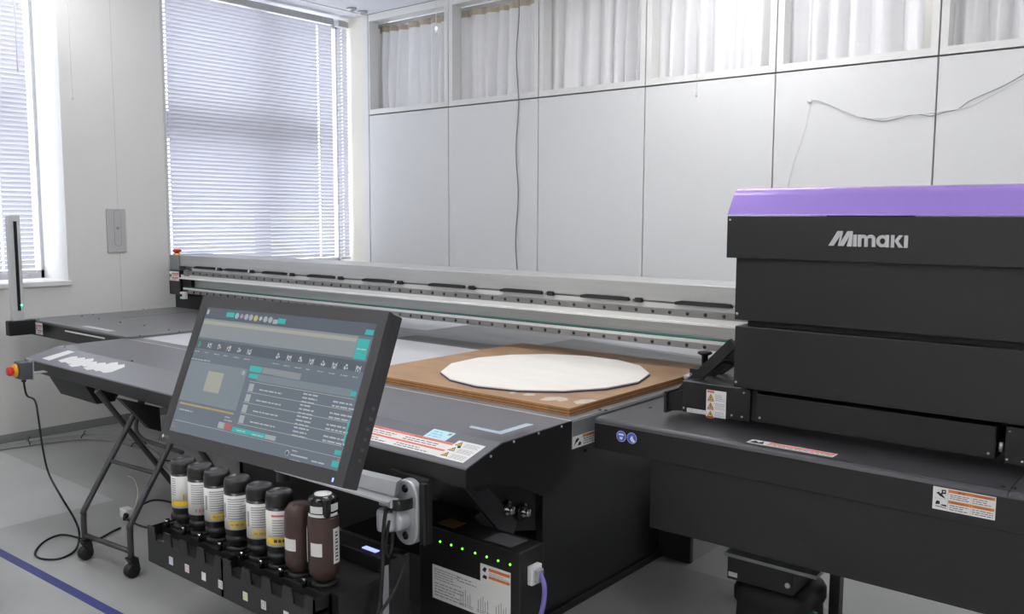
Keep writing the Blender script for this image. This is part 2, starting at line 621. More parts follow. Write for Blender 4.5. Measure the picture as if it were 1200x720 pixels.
# back wall: panels below, glazed units with curtains above
G = [-6.135 + 0.0, -5.147, -4.2, -3.26, -2.316, -1.368, -0.42, 0.525, 1.47, 2.415, 3.36]
GZ = 2.406
wb = struct(MB('groove').box(XW, XR, YB + 0.022, YB + 0.10, 0, GZ).build('wall_back'))
MB('frame_white').box(XW, G[0] - 0.006, YB, YB + 0.022, 0, ZC).build('corner_post', wb)
for i in range(len(G) - 1):
    MB('panel').box(G[i] + 0.0045, G[i + 1] - 0.0045, YB, YB + 0.022, 0.06, GZ - 0.005, 0.002).build('panel', wb)
struct(MB('baseboard').box(XW, XR, YB - 0.005, YB + 0.022, 0, 0.058).build('baseboard_back'))
struct(MB('wall').box(XW - 0.45, XR, YB + 1.1, YB + 1.2, 0, ZC).build('wall_beyond'))
tc_seeds = []
for i in range(len(G) - 1):
    a, b = G[i] + 0.005, G[i + 1] - 0.005
    fr = MB('frame_white')
    z0, z1 = GZ + 0.006, ZC
    il, ir, ib, it = a + (0.012 if i == 0 else 0.040), b - 0.040, 2.455, 3.228
    fr.box(a, il, YB, YB + 0.11, z0, z1).box(ir, b, YB, YB + 0.11, z0, z1)
    fr.box(il, ir, YB, YB + 0.11, z0, ib).box(il, ir, YB, YB + 0.11, it, z1)
    w = struct(fr.build('window_%d' % (i + 3)))
    MB('glass').box(il, ir, YB + 0.098, YB + 0.102, ib, it).build('pane', w)
    if a < 0.3:
        c = thing('curtain', ((a + b) / 2, YB + 0.17, 2.40), '', 'curtain')
        rnd = random.Random(40 + i)
        nx, nz = 130, 14
        # pleats: irregular soft folds that pinch at the top
        ph = [rnd.uniform(0, 6.28) for _ in range(4)]
        fq = [rnd.uniform(5.2, 7.0), rnd.uniform(9, 12), rnd.uniform(17, 22), rnd.uniform(2, 3)]
        vs, fs = [], []
        xa, xb = a - (0.06 if i == 0 else 0.10), b - 0.125
        gap = 0.02
        for kz in range(nz + 1):
            t = kz / nz                       # 0 bottom, 1 top
            z = 2.39 + t * 0.80
            for kx in range(nx + 1):
                s = kx / nx
                x = xa + gap + (xb - xa - gap) * s
                q = (s + 0.012 * math.sin(5 * s + ph[3])) * 2 * math.pi
                w_ = fq[0] * 0.55 * q + ph[0] + 0.9 * math.sin(2.3 * q / 2 + ph[1])
                d = 0.105 * (1 - abs(math.sin(w_)) ** 0.8) - 0.045 + 0.006 * math.sin(fq[1] * 0.9 * q + ph[1])
                d += 0.0025 * math.sin(fq[2] * q + ph[2]) * (0.4 + t)
                d *= (1.05 - 0.55 * t ** 3)
                d += 0.012 * math.sin(1.7 * q + 2.2 * t + ph[3])
                x += 0.010 * math.cos(fq[0] * q + ph[0]) * (1 - t)
                vs.append((x, YB + 0.185 + d * 0.95, z))
        for kz in range(nz):
            for kx in range(nx):
                k = kz * (nx + 1) + kx
                fs.append((k, k + 1, k + nx + 2, k + nx + 1))
        mb = MB('curtain')
        mb.add(vs, fs, smooth=True)
        mb.build('fabric', c)
        hv, hf = [], []
        for kx in range(nx + 1):
            x, y, _ = vs[nz * (nx + 1) + kx]
            hv += [(x, y - 0.004, 3.158), (x, y - 0.004, 3.205)]
        for kx in range(nx):
            hf.append((2 * kx, 2 * kx + 2, 2 * kx + 3, 2 * kx + 1))
        hb = MB('heading')
        hb.add(hv, hf, smooth=True)
        hb.build('heading_tape', c)
        MB('blind_metal').box(xa, xb, YB + 0.165, YB + 0.19, 3.205, 3.235).build('curtain_track', c)
        tc_seeds.append(c)
lab = ['white pleated curtain behind the glass beside the corner, its beige heading showing',
       'white pleated curtain behind the pane that the dangling black cord crosses',
       'white curtain behind the high pane, between the dangling cord and the short hanging pull',
       'white curtain in the high window right above the small ceiling pull knob',
       'white curtain in the high window above the wire clip on the wall',
       'white curtain in the high window above the loose end of the wall wire',
       'white curtain in the high window beyond the wire, over the purple printer hood']
for c, l in zip(tc_seeds, lab):
    c['label'] = l
    c['group'] = 'curtains in the high windows'

# ceiling trim strip along the window recess
struct(MB('frame_white').box(XW - 0.01, XW + 0.03, YF, YB, ZC - 0.006, ZC).build('trim_1'))
struct(MB('groove').box(XW, XR, YB - 0.004, YB, ZC - 0.005, ZC).build('trim_2'))

# ------------------------------------------------------------------ ceiling fittings
fit = []
for k, (x, y) in enumerate([(-5.47, 2.47), (-2.42, 2.47), (-2.44, 4.65), (0.6, 2.47), (0.6, 4.65), (-5.47, 0.29), (-2.42, 0.29), (0.6, 0.29), (-2.42, -1.9), (0.6, -1.9)]):
    t = thing('ceiling_or_fill_light', (x, y, ZC - 0.21), 'white twin-tube ceiling light over the printer room', 'light', 'ceiling lights')
    MB('frame_white').box(x - 0.62, x + 0.62, y - 0.05, y + 0.05, ZC - 0.20, ZC - 0.165, 0.006).build('housing', t)
    for dx in (-0.45, 0.45):
        MB('frame_white').cyl((x + dx, y, ZC - 0.17), (x + dx, y, ZC), 0.008, n=8).build('stem', t)
    for dy in (-0.085, 0.085):
        MB('lamp_dim' if x < -5 else ('lamp_low' if y > 4 else 'lamp')).cyl((x - 0.60, y + dy, ZC - 0.185), (x + 0.60, y + dy, ZC - 0.185), 0.019, n=10).build('tube', t)
        for dx in (-0.60, 0.585):
            MB('frame_white').box(x + dx, x + dx + 0.015, y + min(dy, 0) - 0.02, y + max(dy, 0) + 0.02, ZC - 0.21, ZC - 0.165).build('end_holder', t)
for k, (x, y, l) in enumerate([(-5.469, 2.467, 'thin white light pull hanging in front of the bare wall between the windows'),
                               (-2.42, 2.47, 'thin white light pull hanging before the curtain beside the corner'),
                               (-2.469, 4.649, 'thin white light pull whose knob hangs just under the high window frames')]):
    t = thing('light_pull', (x, y, 2.19), l, 'light pull', 'light pulls')
    MB('cord_white').cyl((x, y, 2.21), (x, y, ZC - 0.2), 0.0016, n=6).build('string', t)
    MB('cord_white').lathe([(0, 0), (0.006, 0.002), (0.007, 0.02), (0.004, 0.03), (0, 0.03)], (x, y, 2.19), 10).build('knob', t)
for k, (x, y) in enumerate([(-6.061, 5.146), (-6.076, 5.284)]):
    t = thing('ceiling_hook', (x, y, ZC - 0.02), 'small round metal disc on the ceiling near the corner', 'ceiling hook', 'ceiling discs')
    MB('silver').lathe([(0, 0), (0.036, 0), (0.042, 0.006), (0.042, 0.018), (0.0, 0.02)], (x, y, ZC - 0.02), 20).build('disc', t)
    MB('blind_metal').lathe([(0.012, -0.004), (0.02, -0.002), (0.02, 0.002), (0.012, 0.0)], (x, y, ZC - 0.02), 16).build('ring', t)

# unseen lamp added beyond the high windows to brighten the curtains
t = thing('ceiling_or_fill_light', (-2.5, YB + 0.75, ZC - 0.06), 'unseen fill light added beyond the curtained windows to brighten the curtains', 'light')
MB('frame_white').box(-5.4, 0.4, YB + 0.68, YB + 0.82, ZC - 0.045, ZC).build('housing', t)
MB('curtain_fill').box(-5.4, 0.4, YB + 0.70, YB + 0.80, ZC - 0.062, ZC - 0.046, 0.006).build('fill_panel', t)

# ------------------------------------------------------------------ venetian blinds
PITCH = 0.0312
XS = XW - 0.215


def blind(y0, y1, label, cords, zb=1.115, wand=None):
    zt = 3.20
    t = thing('venetian_blind', (XS, (y0 + y1) / 2, zb), label, 'blind', 'window blinds')
    MB('blind_metal').box(XS - 0.03, XS + 0.03, y0, y1, zt, zt + 0.055, 0.004).build('head_rail', t)
    MB('slat').box(XS - 0.016, XS + 0.016, y0, y1, zb - 0.012, zb + 0.008, 0.005).build('bottom_rail', t)
    n = int((zt - zb - 0.02) / PITCH)
    vs, fs = [], []
    w = 0.0355
    ang = math.radians(-60)
    cuts = [(y0, False)]
    for yc in sorted(cords):
        cuts += [(yc - 0.008, True), (yc + 0.008, False)]
    ends = [c_[0] for c_ in cuts[1:]] + [y1]
    for (ya_, holed), yb_ in zip(cuts, ends):
        b0 = len(vs)
        for k in range(5):
            s = (k / 4 - 0.5) * w
            bulge = 0.0022 * (1 - (2 * s / w) ** 2)
            # room edge high, outer edge low, crown towards the room; small holes where the cords pass
            dx = -s * math.cos(ang) + bulge * abs(math.sin(ang))
            dz = s * math.sin(ang) + bulge * math.cos(ang)
            vs += [(XS + dx, ya_, dz), (XS + dx, yb_, dz)]
        for k in range(4):
            if not (holed and k in (1, 2)):
                fs.append((b0 + 2 * k, b0 + 2 * k + 1, b0 + 2 * k + 3, b0 + 2 * k + 2))
    mb = MB('slat')
    mb.add(vs, fs, smooth=True)
    first = mb.build('slat', t)
    base = WLOC[first.name].copy()
    z0 = zb + 0.03
    for k in range(n):
        loc = Vector((base.x, base.y, base.z + z0 + k * PITCH))
        if k == 0:
            place(first, loc, t)
        else:
            copy_part(first, loc, t)
    for y in cords:
        mb = MB('cord_white')
        for dx in (-0.018, 0.018):
            mb.box(XS + dx - 0.0006, XS + dx + 0.0006, y - 0.001, y + 0.001, zb, zt)
        mb.build('ladder_cord', t)
    if wand:
        MB('cord_white').cyl((XS + 0.04, wand, zt - 0.02), (XS + 0.04, wand, zt - 0.75), 0.004, n=8).build('wand', t)
    return t


blind(W2[0] + 0.02, 5.205, 'white venetian blind lowered over the window beside the panelled corner', [3.60, 5.04])
blind(5.262, 5.375, 'narrow strip of white venetian blind in the window corner beside the lit reveal', [5.31])
blind(W1[0] + 0.03, 2.585, 'white venetian blind lowered over the window near the sensor post', [0.9, 2.38], wand=2.52)

# wall plate
t = thing('wall_plate', (XW, 3.054, 1.235), 'grey rectangular wall plate with an oval slot between the windows', 'wall plate')
MB('plate').box(XW, XW + 0.014, 2.986, 3.122, 1.235, 1.545, 0.003).build('cover', t)


def stadium(cy, cz, hw, hh, n=10):
    return [(cy + hw * math.cos(math.pi * k / n), cz + hh - hw + hw * math.sin(math.pi * k / n)) for k in range(n + 1)] + \
           [(cy - hw * math.cos(math.pi * k / n), cz - hh + hw - hw * math.sin(math.pi * k / n)) for k in range(n + 1)]


outer, inner = stadium(3.062, 1.408, 0.026, 0.128), stadium(3.062, 1.408, 0.023, 0.125)
mb = MB('groove')
n = len(outer)
mb.add([(XW + 0.0145, y, z) for y, z in outer] + [(XW + 0.0145, y, z) for y, z in inner], [(i, (i + 1) % n, (i + 1) % n + n, i + n) for i in range(n)])
mb.build('slot_line', t)
MB('plate').prism(inner, 'x', XW + 0.012, XW + 0.016).build('slot_lid', t)
MB('label_grey').lathe([(0.006, 0), (0.011, 0.002), (0.011, 0.004), (0.006, 0.005)], (XW + 0.016, 3.062, 1.408), 14, axis='x').build('catch', t)

# cords on the back wall
pts = [(-4.396 + 0.012 * math.sin(k * 1.1), YB - 0.012, ZC - 0.02 - k * 0.125) for k in range(22)]
tag(MB('cable_grey').frame(smooth_path(pts, 4), 0.005, 6).build('hanging_cord'), 'dark grey cord hanging straight down the white panels from the ceiling', 'cord')
wp = [(949, 120), (953, 117), (958, 117), (970, 121), (980, 126), (1007, 137), (1034, 142), (1055, 138), (1074, 134), (1090, 136), (1105, 132), (1122, 128), (1135, 119), (1150, 112), (1175, 101), (1200, 87), (1225, 72)]
w1 = [hit(x, y, 1, YB - 0.008) for x, y in wp]
w2 = [hit(x, y + d, 1, YB - 0.014) for (x, y), d in zip(wp, [0, 0, 0, 0, 0, 0, -4, -3, 0, -4, -2, 0, 6, 6, 3, 3, 3])]
t = thing('wall_wire', w1[0], 'thin white wire pair drooping across the wall panels from a small clip', 'wire')
MB('cable_grey').frame(smooth_path(w1, 5), 0.0022, 6).build('wire', t)
MB('cord_white').frame(smooth_path(w2, 5), 0.0022, 6).build('wire', t)
c = hit(949, 119, 1, YB)
MB('frame_white').lathe([(0.014, 0.0), (0.014, -0.012), (0.008, -0.018), (0, -0.018)], (c.x, YB, c.z), 12, axis='y').build('clip', t)
MB('cord_white').frame([hit(950, 122, 1, YB - 0.006), hit(944, 148, 1, YB - 0.006), hit(930, 190, 1, YB - 0.006), hit(922, 222, 1, YB - 0.006)], 0.0016, 5).build('loose_thread', t)

# ------------------------------------------------------------------ floor items
tz = [(-5.9, 1.433), (-0.6, 1.612), (-0.6, 1.571), (-5.9, 1.392)]
tag(MB('tape_blue').prism([tz[3], tz[2], tz[1], tz[0]], 'z', 0.0, 0.0008).build('floor_tape'), 'blue tape line stuck along the grey floor', 'tape')
# cable bundle strapped together
bun = thing('cable_bundle', (-5.9, 2.5, 0), 'bundle of grey cables with black ties running over the floor to the wall', 'cables')
path = [(-6.12, 0.8, 0), (-6.09, 1.6, 0), (-6.05, 2.17, 0), (-6.0, 2.45, 0), (-5.9, 2.66, 0), (-5.68, 2.765, 0), (-5.3, 2.77, 0), (-4.9, 2.66, 0), (-4.4, 2.55, 0), (-3.9, 2.6, 0)]
for k, (dx, dz, r, m) in enumerate([(0, 0.014, 0.014, 'cable_grey'), (0.022, 0.009, 0.009, 'cable_grey'), (-0.02, 0.008, 0.008, 'cord_white'), (0.038, 0.007, 0.007, 'cable_grey')]):
    pts = [(x + dx, y - dx * 0.8 + 0.006 * math.sin(3 * i + k), dz) for i, (x, y, z) in enumerate(path)]
    MB(m).frame(smooth_path(pts, 8), r, 8).build('cable', bun)
sp = smooth_path(path, 8)
for i in (20, 31, 45, 56):
    p, d = sp[i], (sp[i + 1] - sp[i]).normalized()
    sd = d.cross(Vector((0, 0, 1)))
    MB('rubber').frame([p + sd * 0.05 + Vector((0, 0, 0.004)), p + sd * 0.04 + Vector((0, 0, 0.022)), p + Vector((0, 0, 0.031)), p - sd * 0.04 + Vector((0, 0, 0.022)), p - sd * 0.05 + Vector((0, 0, 0.004))], 0.004, 6).build('cable_tie', bun)
    MB('rubber').cyl(p + Vector((0, 0, 0.028)), p + Vector((0.004, 0.01, 0.055)), 0.003, n=6).build('cable_tie', bun)
# cable of the emergency switch
ep = [Vector((-4.52, 1.743, 0.688)), Vector((-4.519, 1.745, 0.66)), Vector((-4.512, 1.752, 0.62))] + [hit(x, y, 1, 1.765) for x, y in [(41, 470), (45, 490), (50, 525), (57, 555)]]
fl = [(72, 583), (88, 610), (93, 628), (88, 645), (70, 655), (48, 655), (41, 648), (52, 635), (72, 627), (95, 631), (112, 633), (132, 623), (141, 619)]
ep += [hit(x, y, 2, 0.25 if i == 0 else (0.10 if i == 1 else 0.005)) for i, (x, y) in enumerate(fl)]
tag(MB('rubber').frame(smooth_path(ep, 6), 0.0048, 8).build('switch_cable'), 'black cable dropping from the emergency switch and looping on the floor', 'cable')
t = thing('plug_adaptor', (-4.2, 2.08, 0), 'small white plug adaptor with thin leads on the floor behind the stand', 'plug')
c = hit(149, 606, 2, 0)
MB('label_white').box(c.x - 0.035, c.x + 0.035, c.y - 0.022, c.y + 0.022, 0, 0.045, 0.005).build('body', t)
MB('rubber').cyl((c.x + 0.03, c.y - 0.02, 0.02), (c.x + 0.065, c.y - 0.045, 0.015), 0.014, 0.009, 10).build('plug', t)
MB('rubber').frame(smooth_path([(c.x + 0.06, c.y - 0.04, 0.015), (c.x + 0.25, c.y - 0.02, 0.006), (c.x + 0.45, c.y + 0.1, 0.006), (c.x + 0.9, c.y + 0.22, 0.006)], 6), 0.005, 6).build('lead', t)
MB('rubber').frame(smooth_path([(c.x + 0.02, c.y + 0.02, 0.03), (c.x + 0.0, c.y + 0.14, 0.05), (c.x + 0.08, c.y + 0.24, 0.02), (c.x + 0.3, c.y + 0.3, 0.006), (c.x + 0.8, c.y + 0.42, 0.006)], 6), 0.005, 6).build('lead', t)
MB('heading').frame(smooth_path([(c.x + 0.03, c.y + 0.02, 0.03), (c.x + 0.02, c.y + 0.05, 0.11), (c.x - 0.03, c.y + 0.06, 0.17), (c.x - 0.06, c.y + 0.04, 0.19)], 6), 0.003, 6).build('lead', t)
# pale plastic tub at the edge of the tape
c = hit(-38, 722, 2, 0)
bt = MB('bin')
prof = []
for s, z in ((0.86, 0.0), (0.90, 0.02), (1.0, 0.15), (1.05, 0.155), (1.05, 0.165), (0.97, 0.16), (0.88, 0.03), (0.0, 0.025)):
    ring = []
    for k in range(24):
        a = 2 * math.pi * k / 24
        ring.append((c.x - 0.06 + 0.15 * s * math.copysign(abs(math.cos(a)) ** 0.5, math.cos(a)), c.y - 0.03 + 0.11 * s * math.copysign(abs(math.sin(a)) ** 0.5, math.sin(a)), z))
    prof.append(ring)
bt.add([q for r in prof for q in r], [(i * 24 + k, i * 24 + (k + 1) % 24, (i + 1) * 24 + (k + 1) % 24, (i + 1) * 24 + k) for i in range(len(prof) - 1) for k in range(24)], smooth=True)
tag(bt.build('plastic_tub'), 'pale translucent plastic tub on the floor below the blue tape', 'tub')

# ================================================================== the flatbed printer
ZT = 0.82                     # bed level
XS_T, XL_T = -1.69, -4.71     # right and left edge of the bed
printer = thing('flatbed_printer', (-2.6, 3.0, 0), 'large black and grey flatbed printer with a purple-topped hood', 'printer')


def part(mb, name, parent=None):
    return mb.build(name, parent or printer)


def screw(parent, p, axis, r=0.005, m='black_gloss', name='screw'):
    mb = MB(m)
    s = {'z': (0, 0, 1), 'y': (0, -1, 0), 'x': (1, 0, 0)}[axis]
    mb.lathe([(r, 0), (r, 0.0022), (r * 0.6, 0.0035), (0, 0.0035)], (0, 0, 0), 10)
    if axis == 'y':
        mb.v = [(x, -z, y) for x, y, z in mb.v]
    if axis == 'x':
        mb.v = [(z, y, x) for x, y, z in mb.v]
    mb.v = [(x + p[0], y + p[1], z + p[2]) for x, y, z in mb.v]
    return mb.build(name, parent)


# bed and its frame
bed = part(MB('bed').box(XL_T + 0.02, XS_T, 2.362, 4.75, ZT - 0.10, ZT, 0.002), 'table_bed')
MB('alu_light').box(XL_T, XS_T, 2.356, 2.362, ZT - 0.03, ZT + 0.0005).build('edge_strip', bed)
part(MB('black').box(-4.45, -1.92, 2.5, 4.7, 0.60, ZT - 0.10), 'bed_frame')
# rails along the bed sides
part(MB('steel_box').box(XS_T - 0.02, XS_T + 0.004, 2.364, 4.75, 0.72, ZT - 0.004, 0.001), 'side_rail_plate')
part(MB('black').box(XS_T + 0.004, XS_T + 0.03, 2.62, 4.75, 0.775, ZT - 0.012), 'side_rail_cover')

# front apron: level strip, sloped strip, front lip
prof = [(2.356, ZT), (2.0, ZT - 0.004), (1.843, 0.771), (1.840, 0.767), (1.840, 0.717), (1.852, 0.712), (1.872, 0.712), (1.872, 0.745), (2.0, 0.79), (2.356, ZT - 0.016)]
apron = MB('apron_grey')
apron.prism(prof, 'x', XL_T - 0.03, XS_T)
apron = part(apron, 'front_apron')
# darker front lip face
part(MB('black').box(XL_T - 0.03, XS_T + 0.001, 1.8385, 1.842, 0.712, 0.766), 'apron_lip')
side = [(2.362, ZT - 0.001), (2.0, ZT - 0.006), (1.843, 0.769), (1.840, 0.765), (1.840, 0.712), (1.93, 0.705), (2.10, 0.655), (2.20, 0.60), (2.33, 0.60), (2.362, 0.64)]
sp_r = part(MB('black').prism(side, 'x', XS_T - 0.001, XS_T + 0.003), 'apron_side')
sp_l = part(MB('black').prism(side, 'x', XL_T - 0.033, XL_T - 0.029), 'apron_side')
for (x, y) in [(575, 535), (602, 518), (631, 508), (658, 500)]:
    p = hit(x, y, 0, XS_T + 0.003)
    screw(sp_r, p, 'x', 0.004, 'silver')
for (x, y) in [(76, 413), (155, 430), (538, 527)]:
    p = hit(x, y, 2, 0.79)
    z = 0.816 - max(0, 2.0 - p.y) * 0.287
    screw(apron, (p.x, p.y, z), 'z', 0.006)
screw(printer, (-1.93 + 0.033, 2.75, 0.60), 'x', 0.006)

# under the apron: brackets, braces, cross beam
part(MB('black_soft').prism([(1.92, 0.70), (2.08, 0.70), (2.10, 0.60), (2.08, 0.57), (1.99, 0.57)], 'x', -4.70, -4.30), 'under_bracket')
part(MB('black_soft').prism([(1.88, 0.72), (2.34, 0.72), (2.34, 0.64), (1.96, 0.66)], 'x', -4.3, -1.75), 'under_apron_tray')
gp = [hit(x, y, 0, -3.62) for x, y in [(140, 467), (187, 478), (189, 506), (176, 503)]]
part(MB('black_soft').prism([(p.y, p.z) for p in gp], 'x', -3.66, -3.62), 'gusset')
gp = [hit(x, y, 0, -1.905) for x, y in [(545, 574), (568, 566), (606, 612), (601, 632), (590, 628)]]
part(MB('tray_grey').prism([(p.y, p.z) for p in gp], 'x', -1.93, -1.905), 'brace')
gp = [hit(x, y, 0, -1.90) for x, y in [(556, 606), (564, 600), (592, 634), (586, 640)]]
part(MB('black').prism([(p.y, p.z) for p in gp], 'x', -1.92, -1.90), 'brace')
pl = part(MB('black_soft').prism([(2.20, 0.70), (2.46, 0.70), (2.46, 0.36), (2.30, 0.40), (2.20, 0.52)], 'x', -1.96, -1.915), 'bolt_plate')
for (x, y) in [(598, 598), (617, 601)]:
    p = hit(x, y, 0, -1.89)
    MB('chrome').lathe([(0.0, 0.028), (0.014, 0.028), (0.016, 0.024), (0.016, 0.012), (0.021, 0.010), (0.022, 0.0)], (-1.904, p.y, p.z), 6, axis='x').build('bolt', pl)
    MB('black_gloss').lathe([(0.0, 0.003), (0.030, 0.003), (0.032, 0.0)], (-1.907, p.y, p.z), 20, axis='x').build('washer', pl)

# body below the bed
part(MB('black').box(-1.93, -1.90, 2.483, 4.5, 0.02, 0.715, 0.003), 'body_side_panel')
part(MB('black').box(-4.05, -1.93, 2.62, 2.65, 0.02, 0.62), 'body_front_panel')
part(MB('black_soft').box(-4.05, -4.02, 2.62, 4.5, 0.02, 0.62), 'body_side_panel')
part(MB('black').box(-1.905, -1.885, 2.49, 3.35, 0.0, 0.03, 0.003), 'kick_plate')
part(MB('black_soft').prism([(-1.93, 0.28), (-1.80, 0.28), (-1.745, 0.18), (-1.745, 0.003), (-1.93, 0.003)], 'y', 3.335, 3.36), 'outrigger')
part(MB('black_soft').box(-1.93, -1.60, 3.5, 3.53, 0.25, 0.33), 'cable_tray')

# labels on the apron ------------------------------------------------
slope_n = Vector((0, -(0.816 - 0.771), 2.0 - 1.843)).normalized()
so = Vector((0, 1.843, 0.771))
su, sw = Vector((1, 0, 0)), Vector((0, 2.0 - 1.843, 0.816 - 0.771)).normalized()


def on_slope(px, py):
    p = hitp(px, py, so, slope_n)
    return p.x, (p - so).dot(sw)


a = on_slope(440, 520)
b = on_slope(548, 524)
c = on_slope(544, 537)
x1, y0 = -1.715, 0.022
L = -2.62
pr = Print(so, su, sw)
pr.plate(L, -1.83, y0, y0 + 0.082, 'label_white')
pr.rect(L, -1.832, y0 + 0.070, y0 + 0.081, 'label_red')
pr.rect(L, -1.832, y0 + 0.030, y0 + 0.040, 'label_red')
for q in range(4):
    pr.lines(L + 0.02 + q * 0.19, L + 0.17 + q * 0.19, y0 + 0.044, y0 + 0.066, 2)
    pr.lines(L + 0.02 + q * 0.19, L + 0.17 + q * 0.19, y0 + 0.004, y0 + 0.026, 2)
    pr.lines(L + 0.05 + q * 0.19, L + 0.09 + q * 0.19, y0 + 0.072, y0 + 0.079, 1, 'label_text', 2)
pr.build('warning_label', apron)
pr = Print(so, su, sw, 0.0008)
pr.plate(-1.832, -1.722, y0 - 0.002, y0 + 0.104, 'label_white')
for q in range(3):
    pr.warn_tri(-1.812, y0 + 0.020 + q * 0.033, 0.014)
    pr.lines(-1.79, -1.73, y0 + 0.006 + q * 0.033, y0 + 0.03 + q * 0.033, 4, 'label_grey')
pr.build('warning_label', apron)
nl = [on_slope(*q) for q in ((495, 513), (520, 519), (533, 508.5), (508, 502.5))]
nx0, nx1 = (nl[0][0] + nl[3][0]) / 2, (nl[1][0] + nl[2][0]) / 2
ny0, ny1 = (nl[0][1] + nl[1][1]) / 2, min(0.160, (nl[2][1] + nl[3][1]) / 2)
pr = Print(so, su, sw)
pr.plate(nx0, nx1, max(ny0, 0.106), ny1, 'label_cyan')
pr.lines(nx0 + 0.012, nx1 - 0.03, max(ny0, 0.106) + 0.006, ny1 - 0.005, 3, 'label_cyan_dark')
pr.rect(nx1 - 0.02, nx1 - 0.006, ny1 - 0.02, ny1 - 0.006, 'label_grey')
pr.build('notice_label', apron)
pr = Print((0, 0, 0.8165), (1, 0, 0), (0, 1, 0.01))
a1, a2, a3 = hit(550, 509, 2, .815), hit(588, 517, 2, .815), hit(619, 505, 2, .815)
pr.plate(0, 0, 0, 0, 'tape_pale', poly=[(a1.x, a1.y), (a2.x, a2.y - 0.004), (a2.x, a2.y + 0.018), (a1.x - 0.01, a1.y + 0.02)])
pr.plate(0, 0, 0, 0, 'tape_pale', poly=[(a2.x - 0.025, a2.y), (a2.x, a2.y), (a2.x + 0.002, a3.y), (a2.x - 0.025, a3.y)])
pr.build('tape_mark', apron)
# torn white sticker remains on the left end of the slope
x0, yy0 = on_slope(42, 419)
x1, yy1 = on_slope(70, 409)
rnd = random.Random(3)
pr = Print(so, su, sw)
pr.plate(0, 0, 0, 0, 'label_white', poly=[(-4.62, 0.03), (-4.53, 0.028), (-4.50, 0.145), (-4.575, 0.147)])
pr.build('torn_sticker', apron)
for k in range(7):
    xa = -4.46 + k * 0.073
    pr = Print(so, su, sw)
    top = 0.128 + rnd.uniform(-0.02, 0.012)
    bot = 0.03 + rnd.uniform(-0.012, 0.02)
    pr.plate(0, 0, 0, 0, 'label_white', poly=[(xa + 0.012 - 0.02, bot + 0.01), (xa + 0.05, bot), (xa + 0.085, bot + 0.02), (xa + 0.092, top - 0.02), (xa + 0.055, top), (xa + 0.02, top - 0.015)])
    pr.build('torn_sticker', apron)
# label and plate on the bed's side
pr = Print((XS_T + 0.004, 2.364, 0.72), (0, 1, 0), (0, 0, 1))
pr.plate(0.002, 0.20, 0.002, 0.043, 'label_white')
pr.rect(0.06, 0.198, 0.031, 0.041, 'label_orange')
pr.text('WARNING', 0.085, 0.033, 0.0085, 'label_text')
pr.poly([(0.008, 0.008), (0.02, 0.03), (0.03, 0.036), (0.04, 0.03), (0.03, 0.022), (0.022, 0.02)], 'label_black')
pr.poly([(0.03, 0.008), (0.042, 0.022), (0.052, 0.016), (0.05, 0.008)], 'label_black')
pr.lines(0.065, 0.15, 0.006, 0.03, 3)
pr.build('warning_label', printer)

# emergency switch on the apron's front left corner ---------------------
es = part(MB('box_grey').box(-4.562, -4.476, 1.718, 1.768, 0.706, 0.79, 0.004), 'emergency_switch')
MB('estop_yellow').lathe([(0.0, -0.012), (0.030, -0.012), (0.033, -0.004), (0.033, 0.0)], (-4.535, 1.715, 0.748), 20, axis='y').build('collar', es)
MB('estop_red').lathe([(0.0, -0.040), (0.018, -0.039), (0.024, -0.032), (0.024, -0.022), (0.014, -0.018), (0.014, -0.010)], (-4.535, 1.715, 0.748), 20, axis='y').build('button', es)
MB('silver').box(-4.545, -4.470, 1.768, 1.773, 0.70, 0.80).box(-4.53, -4.48, 1.773, 1.842, 0.728, 0.733).build('bracket', es)
MB('rubber').cyl((-4.52, 1.743, 0.706), (-4.52, 1.743, 0.690), 0.011, n=10).build('cable_gland', es)

# folding stand on castors -----------------------------------------------
st = part(MB('stand').frame(smooth_path([(-3.8, 1.68, 0.085), (-3.8, 1.68, 0.20), (-3.8, 1.70, 0.25), (-3.8, 1.915, 0.59), (-3.8, 1.99, 0.712)], 6), 0.0125, 10), 'stand_tube')
part(MB('stand').frame(smooth_path([(-3.46, 1.715, 0.085), (-3.46, 1.715, 0.20), (-3.46, 1.73, 0.245), (-3.46, 1.90, 0.52), (-3.46, 2.01, 0.712)], 6), 0.0125, 10), 'stand_tube')
part(MB('stand').frame(smooth_path([(-3.93, 1.82, 0.712), (-3.93, 1.86, 0.655), (-3.93, 2.15, 0.225), (-3.93, 2.185, 0.17), (-3.93, 2.19, 0.085)], 6), 0.0125, 10), 'stand_tube')
part(MB('stand').frame(smooth_path([(-3.33, 1.86, 0.70), (-3.33, 2.12, 0.25), (-3.33, 2.16, 0.18), (-3.33, 2.165, 0.085)], 6), 0.0125, 10), 'stand_tube')
part(MB('stand').cyl((-3.8, 1.68, 0.11), (-3.46, 1.715, 0.11), 0.011, n=10), 'stand_crossbar')
part(MB('stand').cyl((-3.8, 1.806, 0.415), (-3.46, 1.837, 0.415), 0.009, n=10), 'stand_crossbar')
part(MB('stand').cyl((-3.93, 2.19, 0.11), (-3.33, 2.165, 0.11), 0.011, n=10), 'stand_crossbar')
part(MB('stand').frame(smooth_path([(-3.8, 1.97, 0.66), (-3.80, 1.93, 0.55), (-3.78, 1.94, 0.50), (-3.70, 1.95, 0.485), (-3.46, 1.96, 0.48)], 6), 0.009, 8), 'stand_brace')
